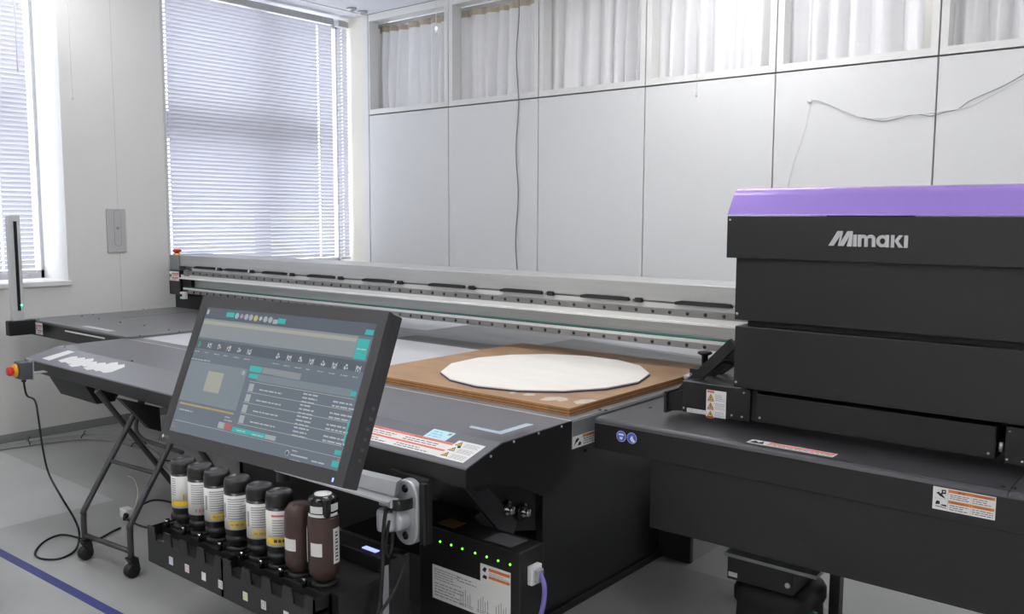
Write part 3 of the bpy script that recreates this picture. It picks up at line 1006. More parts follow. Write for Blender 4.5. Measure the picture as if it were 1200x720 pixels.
for x, y in [(-3.8, 1.68), (-3.46, 1.715), (-3.93, 2.19), (-3.33, 2.165)]:
    cs = part(MB('rubber').lathe([(0.0, -0.019), (0.026, -0.019), (0.030, -0.014), (0.030, 0.014), (0.026, 0.019), (0.0, 0.019)], (x, y, 0.030), 20, axis='x'), 'caster')
    MB('rubber').prism([(y - 0.02, 0.085), (y + 0.02, 0.085), (y + 0.028, 0.03), (y + 0.012, 0.03)], 'x', x - 0.024, x + 0.024, 0.003).build('fork', cs)

# ---------------------------------------------------------------- left wing of the gantry
ZW = 0.832
wing = MB('wing_grey').box(-6.0, XL_T + 0.02, 2.358, 3.72, ZW - 0.09, ZW, 0.004)
wing = part(wing, 'wing_cover')
part(MB('black').box(-6.0, XL_T - 0.04, 2.352, 2.36, ZW - 0.095, ZW - 0.012), 'wing_front')
MB('label_white').box(-5.45, -4.95, 2.349, 2.3525, ZW - 0.035, ZW - 0.027).build('white_strip', printer)
MB('paper').box(-5.35, -5.0, 2.40, 2.44, ZW, ZW + 0.001).build('white_strip', printer)
MB('paper').box(-5.985, -5.965, 2.75, 3.15, ZW, ZW + 0.001).build('white_strip', printer)
MB('black_gloss').box(-5.60, -5.597, 2.78, 3.7, ZW, ZW + 0.0006).build('seam', printer)
for (x, y) in [(96, 371), (109, 369), (116, 374), (141, 378), (169, 382), (198, 387), (210, 389), (164, 394), (45, 375), (168, 363)]:
    p = hit(x, y, 2, ZW)
    screw(wing, (max(p.x, -5.985), p.y, ZW), 'z', 0.006)
pr = Print((0, 2.3515, 0), (1, 0, 0), (0, 0, 1))
pr.plate(-5.87, -5.77, ZW - 0.085, ZW - 0.012, 'label_white')
for q in (0.02, 0.05):
    pr.rect(-5.845, -5.772, ZW - 0.085 + q, ZW - 0.085 + q + 0.01, 'label_red')
    pr.lines(-5.845, -5.775, ZW - 0.085 + q - 0.016, ZW - 0.085 + q - 0.002, 2)
pr.poly([(-5.865, ZW - .03), (-5.855, ZW - .02), (-5.85, ZW - .05), (-5.86, ZW - .065)], 'label_blue')
pr.build('warning_label', printer)
# safety light-curtain post on an arm
arm = part(MB('black').box(-5.93, -5.872, 2.195, 2.36, 0.745, 0.838, 0.006), 'sensor_arm')
post = part(MB('post_grey').box(-5.92, -5.875, 2.222, 2.292, 0.838, 1.495, 0.004), 'sensor_post')
MB('black_gloss').box(-5.8752, -5.874, 2.252, 2.272, 0.90, 1.46).build('lens_slot', post)
MB('led_teal').lathe([(0, 0.003), (0.006, 0.002), (0.006, 0)], (-5.874, 2.275, 0.935), 10, axis='x').build('status_light', post)

# ---------------------------------------------------------------- gantry
YG = 3.36
XG0, XG1 = -5.88, 0.6
gan = part(MB('alu').box(XG0, XG1, YG, YG + 0.30, 1.137, 1.216, 0.003), 'gantry_beam')
MB('alu').box(XG0, XG1, YG + 0.05, YG + 0.28, 0.945, 1.14).build('beam_core', gan)
MB('rail').box(XG0 + 0.2, XG1, YG + 0.012, YG + 0.06, 1.128, 1.139).build('slot', gan)
MB('alu_light').box(XG0 + 0.15, XG1, YG + 0.006, YG + 0.06, 1.107, 1.128).build('ledge', gan)
MB('rail').box(XG0 + 0.12, XG1, YG - 0.014, YG + 0.05, 1.078, 1.107, 0.002).build('guide_rail', gan)
MB('alu_light').box(XG0 + 0.03, XG1, YG - 0.012, YG + 0.05, 1.056, 1.078).build('ledge', gan)
MB('frame_white').box(XG0 + 0.03, XG1, YG - 0.034, YG + 0.02, 1.049, 1.057).build('rim', gan)
MB('alu').box(XG0 + 0.03, XG1, YG + 0.03, YG + 0.05, 0.99, 1.049).build('web', gan)
MB('teal_strip').box(XG0 + 0.05, XG1, YG - 0.006, YG + 0.03, 0.985, 0.992).build('encoder_strip', gan)
MB('alu_light').box(XG0 + 0.05, XG1, YG - 0.01, YG + 0.04, 0.972, 0.985).build('ledge', gan)
MB('rail').box(XG0 + 0.12, XG1, YG - 0.014, YG + 0.05, 0.944, 0.972, 0.002).build('guide_rail', gan)
hole = None
k = 0
x = XG0 + 0.2
while x < -1.25:
    for z in (1.0925, 0.958):
        loc = Vector((x, YG - 0.0145, z))
        if hole is None:
            hb = MB('black_gloss')
            hb.lathe([(0.0085, 0.0005), (0.0085, 0.0), (0.0, 0.0)], (x, YG - 0.0145, z), 10, axis='y')
            hole = hb.build('rail_hole', gan)
            off = WLOC[hole.name] - loc
        else:
            copy_part(hole, loc + off, gan)
    x += 0.0845
    k += 1
for q, cx in enumerate([232, 268, 312, 365, 430, 508, 593, 688, 800]):
    p = hit(cx + 30, 330 + 0.0567 * (cx - 232), 1, YG)
    xc = hit(cx, 330, 1, YG).x
    cl = MB('black_soft').prism([(xc - 0.03, 1.128), (xc + 0.23, 1.128), (xc + 0.23, 1.144), (xc + 0.20, 1.146), (xc - 0.0, 1.146), (xc - 0.03, 1.140)], 'y', YG - 0.012, YG + 0.03)
    cl = cl.build('cable_clip', gan)
    MB('chrome').cyl((xc + 0.25, YG - 0.012, 1.134), (xc + 0.25, YG + 0.01, 1.134), 0.008, n=10).build('pin', cl)
    MB('black_soft').box(xc + 0.265, xc + 0.30, YG - 0.014, YG + 0.01, 1.125, 1.146, 0.003).build('cable_clip', gan)
# left end bracket
part(MB('steel_box').box(-6.0, -5.88, YG - 0.012, YG + 0.28, 1.106, 1.217, 0.004), 'end_cap')
eb = part(MB('black').box(-6.0, -5.85, YG - 0.02, YG + 0.28, 0.93, 1.105, 0.003), 'end_bracket')
part(MB('black_soft').box(-5.99, XG0 + 0.5, YG + 0.02, YG + 0.3, ZW, 0.93), 'end_column')
part(MB('black_soft').box(-5.85, XG0 + 0.14, YG, YG + 0.06, 0.945, 1.10), 'end_block')
part(MB('rail').box(-5.80, -5.74, YG - 0.02, YG + 0.02, 1.07, 1.115, 0.004), 'stop_block')
part(MB('label_white').prism([(-5.84, 0.905), (-5.79, 0.905), (-5.79, 0.955), (-5.84, 0.955), (-5.84, 0.94), (-5.81, 0.94), (-5.81, 0.92), (-5.84, 0.92)], 'y', YG - 0.03, YG), 'hook_block')
pr = Print((0, YG - 0.0205, 0), (1, 0, 0), (0, 0, 1))
pr.plate(-5.99, -5.862, 1.03, 1.098, 'label_white')
for q in (1.048, 1.078):
    pr.rect(-5.955, -5.866, q, q + 0.010, 'label_red')
    pr.lines(-5.955, -5.87, q - 0.014, q - 0.002, 2)
pr.disc(-5.973, 1.066, 0.012, 'label_text')
pr.build('warning_label', eb)
MB('estop_yellow').lathe([(0, 0.008), (0.024, 0.008), (0.026, 0.0)], (-5.965, YG + 0.03, 1.217), 18).build('collar', printer)
MB('estop_red').lathe([(0, 0.040), (0.024, 0.038), (0.032, 0.030), (0.030, 0.022), (0.014, 0.012), (0.014, 0.006)], (-5.965, YG + 0.03, 1.217), 18).build('emergency_button', printer)

# ---------------------------------------------------------------- right-hand tray cover
XT0, XT1, YT = -1.642, 0.55, 2.432
ZTR = 0.824
tprof = [(YT, 0.722), (YT, ZTR - 0.016), (YT + 0.003, ZTR - 0.007), (YT + 0.008, ZTR - 0.002), (YT + 0.016, ZTR), (3.34, ZTR), (3.34, 0.722)]
tray = MB('tray_grey')
tray.prism(tprof, 'x', XT0, -0.403)
tray = part(tray, 'tray_cover')
tb2 = MB('tray_grey')
tb2.prism(tprof, 'x', -0.401, XT1)
part(tb2, 'tray_cover')
skirt = part(MB('black').box(-1.425, XT1, YT + 0.004, 3.2, 0.492, 0.722, 0.003), 'tray_skirt')
part(MB('black').box(XT0 + 0.002, XT1, YT - 0.0015, YT + 0.0, 0.722, ZTR - 0.016), 'tray_front')
for (x, y) in [(703, 481), (697 + 13, 481.5), (762, 478), (1175, 571), (1188, 573)]:
    p = hit(x, y, 2, ZTR)
    screw(tray, (p.x, p.y, ZTR), 'z', 0.006)
pr = Print((0, 0, ZTR), (1, 0, 0), (0, 1, 0))
pr.plate(-1.11, -0.85, 2.463, 2.506, 'label_white')
pr.rect(-1.05, -0.852, 2.485, 2.500, 'label_red')
pr.poly([(-1.105, 2.47), (-1.095, 2.498), (-1.08, 2.48), (-1.07, 2.5), (-1.06, 2.47), (-1.08, 2.468)], 'label_black')
pr.lines(-1.05, -0.855, 2.466, 2.484, 2)
pr.build('warning_label', tray)
pr = Print((0, YT - 0.0015, 0), (1, 0, 0), (0, 0, 1))
X0, X1_, Z0, Z1 = -0.574, -0.427, 0.7445, 0.8045
# two round instruction signs on a dark plate
pr2 = Print((0, YT - 0.0015, 0), (1, 0, 0), (0, 0, 1))
pr2.plate(-1.556, -1.470, 0.757, 0.801, 'black')
for cx in (-1.534, -1.493):
    pr2.disc(cx, 0.779, 0.0185, 'label_white')
    pr2.disc(cx, 0.779, 0.0172, 'label_blue', 2)
pr2.poly([(-1.543, 0.788), (-1.525, 0.788), (-1.523, 0.782), (-1.545, 0.782)], 'label_white', 3)
pr2.poly([(-1.541, 0.777), (-1.527, 0.777), (-1.530, 0.768), (-1.538, 0.768)], 'label_white', 3)
pr2.poly([(-1.500, 0.776), (-1.494, 0.787), (-1.490, 0.786), (-1.489, 0.780), (-1.480, 0.769), (-1.487, 0.765), (-1.497, 0.770)], 'label_white', 3)
pr2.build('safety_signs', skirt)
pr.plate(X0, X1_, Z0, Z1, 'label_white')
ww, hh = X1_ - X0, Z1 - Z0


def LP(u, v):
    return X0 + u * ww, Z0 + v * hh


def lrect(u0, u1, v0, v1, m, lv=1):
    a_, b_ = LP(u0, v0)
    c_, d_ = LP(u1, v1)
    pr.rect(a_, c_, b_, d_, m, lv)


lrect(0.255, 0.985, 0.83, 0.96, 'label_orange')
lrect(0.255, 0.985, 0.355, 0.49, 'label_orange')
lrect(0.245, 0.25, 0.03, 0.97, 'label_grey')
lrect(0.02, 0.235, 0.495, 0.505, 'label_grey')
lrect(0.615, 0.62, 0.03, 0.33, 'label_grey')
lrect(0.615, 0.62, 0.52, 0.81, 'label_grey')
for s, u, v in (('警告', 0.40, 0.845), ('WARNING', 0.66, 0.845), ('WARNING', 0.30, 0.37), ('WARNUNG', 0.66, 0.37)):
    q = LP(u, v)
    pr.text(s, q[0], q[1], 0.0072, 'label_text', width=0.018 if s == '警告' else 0.040)
for u0, u1, v0, v1 in ((0.28, 0.59, 0.55, 0.79), (0.64, 0.97, 0.53, 0.80), (0.28, 0.59, 0.05, 0.33), (0.64, 0.97, 0.05, 0.33)):
    a_, b_ = LP(u0, v0)
    c_, d_ = LP(u1, v1)
    pr.lines(a_, c_, b_, d_, 3)
for poly in ([(0.05, 0.72), (0.10, 0.80), (0.12, 0.72), (0.15, 0.80), (0.16, 0.68), (0.21, 0.54), (0.17, 0.56), (0.11, 0.62), (0.09, 0.68)],
             [(0.14, 0.90), (0.21, 0.92), (0.215, 0.74), (0.145, 0.72)],
             [(0.05, 0.30), (0.07, 0.40), (0.12, 0.38), (0.12, 0.25), (0.05, 0.22)],
             [(0.13, 0.24), (0.17, 0.26), (0.23, 0.26), (0.23, 0.18), (0.15, 0.20)],
             [(0.05, 0.17), (0.23, 0.13), (0.23, 0.10), (0.05, 0.14)]):
    pr.poly([LP(*q) for q in poly], 'label_black', 2)
lrect(0.165, 0.195, 0.80, 0.86, 'label_white', 3)
pr.build('warning_label', skirt)

# ---------------------------------------------------------------- hood over the carriage
XH1 = 0.35
hood_lo = part(MB('black').box(-1.204, XH1, 2.56, 3.30, 0.968, 1.163, 0.002), 'hood_lower_panel')
part(MB('black_soft').box(-1.18, XH1, 2.60, 3.30, 1.14, 1.20), 'hood_core')
hood_mid = part(MB('black').box(-1.214, XH1, 2.575, 3.30, 1.181, 1.385, 0.002), 'hood_middle_panel')
hood_up = part(MB('black').box(-1.236, XH1 + 0.02, 2.55, 3.30, 1.376, 1.506, 0.002), 'hood_upper_band')
bend = []
for k in range(9):
    t_ = k / 8.0
    bend.append(((1 - t_) ** 2 * 2.590 + 2 * t_ * (1 - t_) * 2.6045 + t_ * t_ * 2.65, (1 - t_) ** 2 * 1.5705 + 2 * t_ * (1 - t_) * 1.5932 + t_ * t_ * 1.5932))
pc = MB('purple').prism([(2.552, 1.508), (2.553, 1.512)] + bend + [(3.24, 1.5932), (3.28, 1.57), (3.30, 1.508)], 'x', -1.236, XH1 + 0.02)
pc = part(pc, 'purple_cover')
# slim handle lip under the cover above the lettering
part(MB('black_gloss').box(-0.925, -0.685, 2.5485, 2.553, 1.506, 1.5085), 'handle_lip')
for (x, z) in ((-1.226, 1.494),):
    screw(hood_up, (x, 2.55, z), 'y', 0.003, 'silver')
screw(hood_mid, (-1.205, 2.575, 1.20), 'y', 0.004, 'silver')
screw(hood_lo, (-1.195, 2.56, 0.985), 'y', 0.004, 'silver')

# raised lettering "MIMAKI"
YL = 2.55


def lx(px, py):
    p = hit(px, py, 1, YL - 0.003)
    return (p.x, p.z)


def letter(polys, smooth=False):
    mb = MB('logo')
    for k_, pl_ in enumerate(polys):
        mb.prism([lx(*q) for q in pl_], 'y', YL - 0.0045 - 0.00012 * k_, YL)
    return mb.build('logo_letter', hood_up)


def z1(x, y):
    return (840 + x / 6.0, 210 + y / 6.0)


def z2(x, y):
    return (1000 + x / 6.0, 210 + y / 6.0)


letter([[z1(785, 468), z1(822, 469), z1(889, 366), z1(850, 365)],
        [z1(889, 366), z1(868, 398), z1(852, 470), z1(866, 470)],
        [z1(855, 470), z1(892, 471), z1(957, 366), z1(920, 366)],
        [z1(957, 366), z1(934, 402), z1(914, 474), z1(949, 475)]])
letter([[z1(960, 391), z1(986, 391), z1(984, 475), z1(957, 475)]])


def arc(cx, cy, rx, ry, t, a0, a1, f, n=10):
    out = []
    for k in range(n):
        b0 = math.radians(a0 + (a1 - a0) * k / n)
        b1 = math.radians(a0 + (a1 - a0) * (k + 1) / n)
        out.append([f(cx + rx * math.cos(b0), cy - ry * math.sin(b0)), f(cx + rx * math.cos(b1), cy - ry * math.sin(b1)),
                    f(cx + (rx - t) * math.cos(b1), cy - (ry - t * 0.9) * math.sin(b1)), f(cx + (rx - t) * math.cos(b0), cy - (ry - t * 0.9) * math.sin(b0))])
    return out


mset = [[z2(33, 391), z2(58, 391), z2(56, 476), z2(31, 476)]]
mset += arc(70, 428, 33, 37, 24, 0, 150, z2) + [[z2(79, 426), z2(103, 426), z2(102, 477), z2(78, 477)]]
mset += arc(124, 428, 33, 37, 24, 0, 150, z2) + [[z2(133, 426), z2(157, 426), z2(156, 478), z2(132, 478)]]
letter(mset)
letter(arc(206, 437, 44, 43, 24, 0, 360, z2, 20) + [[z2(229, 393), z2(254, 394), z2(252, 481), z2(228, 481)]])
letter([[z2(266, 394), z2(290, 394), z2(287, 482), z2(263, 482)],
        [z2(286, 438), z2(322, 395), z2(352, 396), z2(312, 442)],
        [z2(288, 430), z2(312, 430), z2(350, 483), z2(318, 483)]])
letter([[z2(360, 396), z2(386, 397), z2(382, 484), z2(356, 484)]])

# carriage boxes under the hood
sb = part(MB('black').box(-1.405, -1.165, 2.60, 3.1, 0.852, 0.958, 0.003), 'carriage_end_box')
part(MB('black_soft').box(-1.165, -1.148, 2.615, 3.1, 0.856, 0.955), 'carriage_gap')
part(MB('black').prism([(-1.46, 0.905), (-1.405, 0.925), (-1.405, 0.855), (-1.46, 0.849)], 'y', 2.60, 2.70), 'carriage_nose')
part(MB('black').box(-1.468, -1.458, 2.59, 2.72, 0.842, 0.915), 'carriage_nose_plate')
bar = part(MB('black').box(-1.146, -0.466, 2.60, 3.1, 0.856, 0.948, 0.004), 'carriage_bar')
for (x, z) in ((-1.13, 0.872), (-0.482, 0.872)):
    screw(bar, (x, 2.60, z), 'y', 0.004, 'silver')
b3 = part(MB('black').box(-0.443, XH1, 2.59, 3.1, 0.853, 0.955, 0.003), 'carriage_bar')
for (x, z) in ((-0.436, 0.866), (-0.433, 0.943), (-0.40, 0.866)):
    screw(b3, (x, 2.59, z), 'y', 0.003, 'silver')
MB('silver').cyl((-0.455, 2.61, 0.88), (-0.455, 2.61, 0.905), 0.005, n=10).build('latch_pin', b3)
part(MB('black_soft').box(-1.12, XH1, 2.66, 3.1, 0.94, 0.99), 'carriage_frame')
pr = Print((0, 2.60, 0), (1, 0, 0), (0, 0, 1))
pr.plate(-1.316, -1.246, 0.85, 0.939, 'label_white')
pr.rect(-1.313, -1.288, 0.930, 0.937, 'label_red')
for k in range(3):
    pr.warn_tri(-1.300, 0.915 - k * 0.028, 0.0115)
    pr.rect(-1.312, -1.288, 0.9015 - k * 0.028, 0.9045 - k * 0.028, 'label_red', 4)
    pr.lines(-1.284, -1.250, 0.905 - k * 0.028, 0.927 - k * 0.028, 4, 'label_grey')
pr.build('warning_label', sb)
pr = Print((0, 2.60, 0), (1, 0, 0), (0, 0, 1))
pr.plate(-1.386, -1.317, 0.8545, 0.868, 'label_white')
pr.lines(-1.384, -1.32, 0.856, 0.867, 2, 'label_grey')
pr.build('notice_label', sb)
for (x, z) in ((-1.225, 0.866), (-1.19, 0.866), (-1.185, 0.945), (-1.398, 0.866)):
    screw(sb, (x, 2.60, z), 'y', 0.0035, 'silver')
# linkage beside the hood
part(MB('black').box(-1.54, -1.50, 2.90, 3.05, 0.865, 0.945, 0.003).box(-1.50, -1.35, 2.92, 2.935, 0.865, 0.95), 'carriage_block')


def bar_between(a, b, w, d, m='black'):
    a, b = Vector(a), Vector(b)
    dr = (b - a).normalized()
    n_ = Vector((0, 1, 0))
    s_ = dr.cross(n_).normalized()
    mb = MB(m)
    vs = []
    for p in (a, b):
        for su_, sn in ((-1, -1), (1, -1), (1, 1), (-1, 1)):
            vs.append(p + s_ * su_ * w / 2 + n_ * sn * d / 2)
    mb.add(vs, [(0, 1, 2, 3), (7, 6, 5, 4), (0, 4, 5, 1), (1, 5, 6, 2), (2, 6, 7, 3), (3, 7, 4, 0)])
    return mb


part(bar_between(hit(799, 460, 1, 2.66), hit(860, 402, 1, 2.66), 0.034, 0.02), 'link_arm')
part(bar_between(hit(812, 455, 1, 2.74), hit(868, 410, 1, 2.74), 0.032, 0.02), 'link_arm')
part(bar_between(hit(830, 447, 1, 2.80), hit(870, 418, 1, 2.80), 0.02, 0.02, 'black_soft'), 'link_arm')
part(MB('rubber').frame(smooth_path([hit(815, 445, 1, 2.7), hit(836, 432, 1, 2.68), hit(848, 424, 1, 2.7), hit(862, 428, 1, 2.75)], 6), 0.006, 8), 'hose')
part(MB('silver').cyl(hit(803, 443, 1, 2.75), hit(810, 440, 1, 2.75), 0.010, n=10), 'fitting')
kn = hit(826, 417, 1, 3.0)
part(MB('rubber').lathe([(0, 0.03), (0.026, 0.028), (0.028, 0.02), (0.012, 0.012), (0.010, -0.05), (0, -0.05)], (kn.x, kn.y, kn.z - 0.012), 14), 'clamp_knob')

# unit hanging below the tray
part(MB('label_grey').box(-1.30, -0.98, 2.735, 3.05, 0.338, 0.350), 'pump_plate')
part(MB('black_soft').box(-1.27, -1.0, 2.80, 3.1, 0.35, 0.50), 'pump_hanger')
un = part(MB('black').box(-1.293, -1.06, 2.745, 2.95, 0.255, 0.335, 0.003), 'pump_box')
MB('silver').cyl((-1.075, 2.745, 0.29), (-1.075, 2.738, 0.29), 0.009, n=12).build('bolt', un)
MB('label_white').box(-1.287, -1.255, 2.7435, 2.746, 0.266, 0.282).build('tab', un)
tk = MB('rubber')
ringz = []
for sx_, z in ((0, 0.252), (0.7, 0.252), (0.92, 0.242), (1.0, 0.220), (1.0, 0.185), (0.93, 0.165), (0.95, 0.10), (0.96, 0.02), (0.9, 0.0), (0, 0.0)):
    ringz.append([(-1.155 + 0.135 * sx_ * math.copysign(abs(math.cos(a)) ** 0.4, math.cos(a)), 2.88 + 0.13 * sx_ * math.copysign(abs(math.sin(a)) ** 0.4, math.sin(a)), z) for a in [2 * math.pi * k / 28 for k in range(28)]])
tk.add([q for r in ringz for q in r], [(i * 28 + k, i * 28 + (k + 1) % 28, (i + 1) * 28 + (k + 1) % 28, (i + 1) * 28 + k) for i in range(len(ringz) - 1) for k in range(28)], smooth=True)
tank = tag(tk.build('waste_tank'), 'black plastic waste canister with a teal cap under the printer tray', 'canister')
MB('teal_strip').lathe([(0, 0.014), (0.028, 0.012), (0.032, 0.0)], (-1.022, 2.83, 0.155), 18, axis='x').build('cap', tank)
part(MB('black').box(-1.01, -0.975, 2.95, 2.99, 0.0, 0.50), 'tray_leg')

# ---------------------------------------------------------------- control box with indicator lights
XB0, XB1, YBX = -2.05, -1.615, 2.0
cb = part(MB('black').box(XB0, XB1, YBX, YBX + 0.12, 0.15, 0.485, 0.004), 'control_box')
for (x, y) in [(504, 631), (516, 635), (529, 639), (542, 643.5), (557, 648.5), (570.5, 653), (584, 657.5), (598, 662)]:
    p = hit(x, y, 1, YBX)
    MB('led_green').lathe([(0, -0.003), (0.0036, -0.002), (0.0036, 0.001)], (p.x, YBX, p.z), 10, axis='y').build('indicator_light', cb)
q0, q1 = hit(507, 661, 1, YBX), hit(598, 720, 1, YBX)
pr = Print((0, YBX, 0), (1, 0, 0), (0, 0, 1))
lx0, lx1 = q0.x, hit(598.5, 672, 1, YBX).x
zt_, zb_ = q0.z, q0.z - 0.115
xm = hit(563, 671, 1, YBX).x
ztr = hit(598.5, 672, 1, YBX).z + 0.0
pr.plate(0, 0, 0, 0, 'label_white', poly=[(lx0, zb_), (lx1, zb_), (lx1, ztr), (xm, ztr), (xm, zt_), (lx0, zt_)])
pr.rect(xm + 0.035, lx1 - 0.003, ztr - 0.018, ztr - 0.008, 'label_orange')
pr.rect(xm + 0.035, lx1 - 0.003, ztr - 0.042, ztr - 0.033, 'label_orange')
pr.poly([(xm + .008, ztr - .02), (xm + .018, ztr - .008), (xm + .028, ztr - .012), (xm + .02, ztr - .026)], 'label_black')
pr.poly([(xm + .008, ztr - .045), (xm + .015, ztr - .034), (xm + .028, ztr - .036), (xm + .026, ztr - .047)], 'label_black')
pr.lines(xm + 0.036, lx1 - 0.004, ztr - 0.032, ztr - 0.02, 2, 'label_grey')
pr.lines(lx0 + 0.01, lx0 + 0.13, zt_ - 0.05, zt_ - 0.008, 5, 'label_grey')
pr.lines(lx0 + 0.01, lx0 + 0.14, zb_ + 0.01, zt_ - 0.055, 5, 'label_grey')
pr.lines(xm - 0.10, xm - 0.01, zt_ - 0.03, zt_ - 0.01, 2, 'label_grey')
for k in range(3):
    cxx = xm - 0.06 + k * 0.075
    for s in range(5):
        a0 = 0.02 + 0.008 * (s % 3)
        pr.rect(cxx - 0.025 + 0.01 * s, cxx - 0.022 + 0.01 * s, zb_ + 0.012 + 0.006 * (s % 2), zb_ + 0.03 + a0, 'label_grey')
    pr.lines(cxx - 0.03, cxx + 0.03, zb_ + 0.008, zb_ + 0.02, 2, 'label_grey')
pr.build('instruction_label', cb)
MB('label_yellow_shaded').box(XB0 + 0.055, XB0 + 0.13, YBX + 0.03, YBX + 0.09, 0.485, 0.4862).build('yellow_label', cb)
MB('label_slate').box(XB1 - 0.16, XB1 - 0.05, YBX + 0.02, YBX + 0.10, 0.485, 0.4862).build('grey_label', cb)  # grey label, its colour darkened to paint the shade down here
cn = MB('label_white').box(XB1, XB1 + 0.02, YBX + 0.035, YBX + 0.085, 0.375, 0.435, 0.003).build('connector', cb)
MB('label_grey').box(XB1 + 0.02, XB1 + 0.035, YBX + 0.045, YBX + 0.075, 0.385, 0.425, 0.003).build('connector_hood', cn)
MB('cable_purple').frame(smooth_path([(XB1 + 0.03, YBX + 0.06, 0.41), (XB1 + 0.055, YBX + 0.05, 0.385), (XB1 + 0.06, YBX + 0.04, 0.33), (XB1 + 0.045, YBX + 0.03, 0.26), (XB1 + 0.02, YBX + 0.02, 0.20), (XB1 + 0.005, YBX + 0.03, 0.12)], 6), 0.008, 8).build('purple_cable', cb)
part(MB('black_soft').box(-2.6, -1.95, 2.12, 2.6, 0.12, 0.30), 'lower_chassis')

# ================================================================== things on the bed
def sheet(name, poly, z, m, label):  # real paper, plus bands that paint gantry shade and reflection on the bed
    mb = MB(m)
    mb.prism(poly, 'z', z, z + 0.0009)
    return tag(mb.build(name), label, 'paper')


sheet('sheet_or_shading', [(-4.66, 2.43), (-2.86, 2.43), (-2.86, 3.33), (-4.66, 3.33)], ZT + 0.0002, 'paper', 'pale grey sheet covering the bed left of the wooden board')
sheet('sheet_or_shading', [(-4.66, 3.70), (-3.72, 3.70), (-3.72, 4.6), (-4.66, 4.6)], ZT + 0.0002, 'paper', 'white band of painted reflection on the bed under the gantry, left of the dark band')
sheet('sheet_or_shading', [(-2.80, 4.02), (-1.80, 3.84), (-1.80, 4.55), (-2.80, 4.6)], ZT + 0.0002, 'bed_reflection', 'pale grey band of painted reflection on the bed behind the board under the gantry')
sheet('sheet_or_shading', [(-3.62, 3.34), (-2.86, 3.34), (-2.86, 3.52), (-3.62, 3.52)], ZT + 0.0002, 'bed_shade', 'mid grey band of painted gantry shade on the bed between the pale pieces')
sheet('sheet_or_shading', [(-2.84, 3.56), (-1.80, 3.56), (-1.80, 3.80), (-2.84, 3.98)], ZT + 0.0002, 'bed_shade', 'dark grey band of painted gantry shade on the bed just behind the wooden board')

bx0, bx1, by0, by1 = -2.845, -1.731, 2.408, 3.53
board = thing('wooden_board', ((bx0 + bx1) / 2, (by0 + by1) / 2, ZT), 'square brown layered board lying on the printer bed under the white disc', 'board')
for k, (z0, z1_, m, ins) in enumerate([(0.001, 0.007, 'mdf_edge', 0.0), (0.007, 0.010, 'ply_dark', 0.001), (0.010, 0.0165, 'mdf_edge', 0.0), (0.0165, 0.0195, 'ply_dark', 0.001), (0.0195, 0.0265, 'mdf_edge', 0.0), (0.0265, 0.0275, 'mdf', 0.0)]):
    MB(m).box(bx0 + ins, bx1 - ins, by0 + ins, by1 - ins, ZT + z0, ZT + z1_).build('layer', board)
ZB = ZT + 0.0275
for poly in ([(632, 469), (640, 466), (655, 465.5), (664, 467), (666, 469.5), (656, 471), (652, 469), (640, 470)],
             [(672, 471), (682, 468.5), (695, 468.5), (700, 470), (690, 472.5), (676, 474)],
             [(612, 463), (618, 461), (628, 462), (626, 464), (618, 464)], [(596, 460.5), (602, 459.5), (607, 460.5), (600, 462)]):
    pts = [hit(x, y, 2, ZB) for x, y in poly]
    mb = MB('smear')
    mb.prism([(p.x, p.y) for p in pts], 'z', ZB, ZB + 0.0006)
    mb.build('paint_smear', board)
angs = [-134.3, -111.8, -88.9, -65.9, -42.8, -20.2, 4.5, 30.1, 55.5, 78.0, 101.5, 126.0, 149.0, 172.0, -162.4 + 360]
ZB += 0.001
disc = thing('white_disc', (-2.219, 2.907, ZB), 'white many-sided wooden disc lying on the brown board', 'disc')
ring = [(-2.219 + 0.436 * math.cos(math.radians(a)), 2.907 + 0.436 * math.sin(math.radians(a))) for a in sorted(angs)]
MB('birch').prism(ring, 'z', ZB + 0.006, ZB + 0.0105).build('face', disc)
ring2 = [(-2.219 + 0.4385 * math.cos(math.radians(a)), 2.907 + 0.4385 * math.sin(math.radians(a))) for a in sorted(angs)]
MB('disc_edge').prism(ring2, 'z', ZB, ZB + 0.006).build('edge', disc)

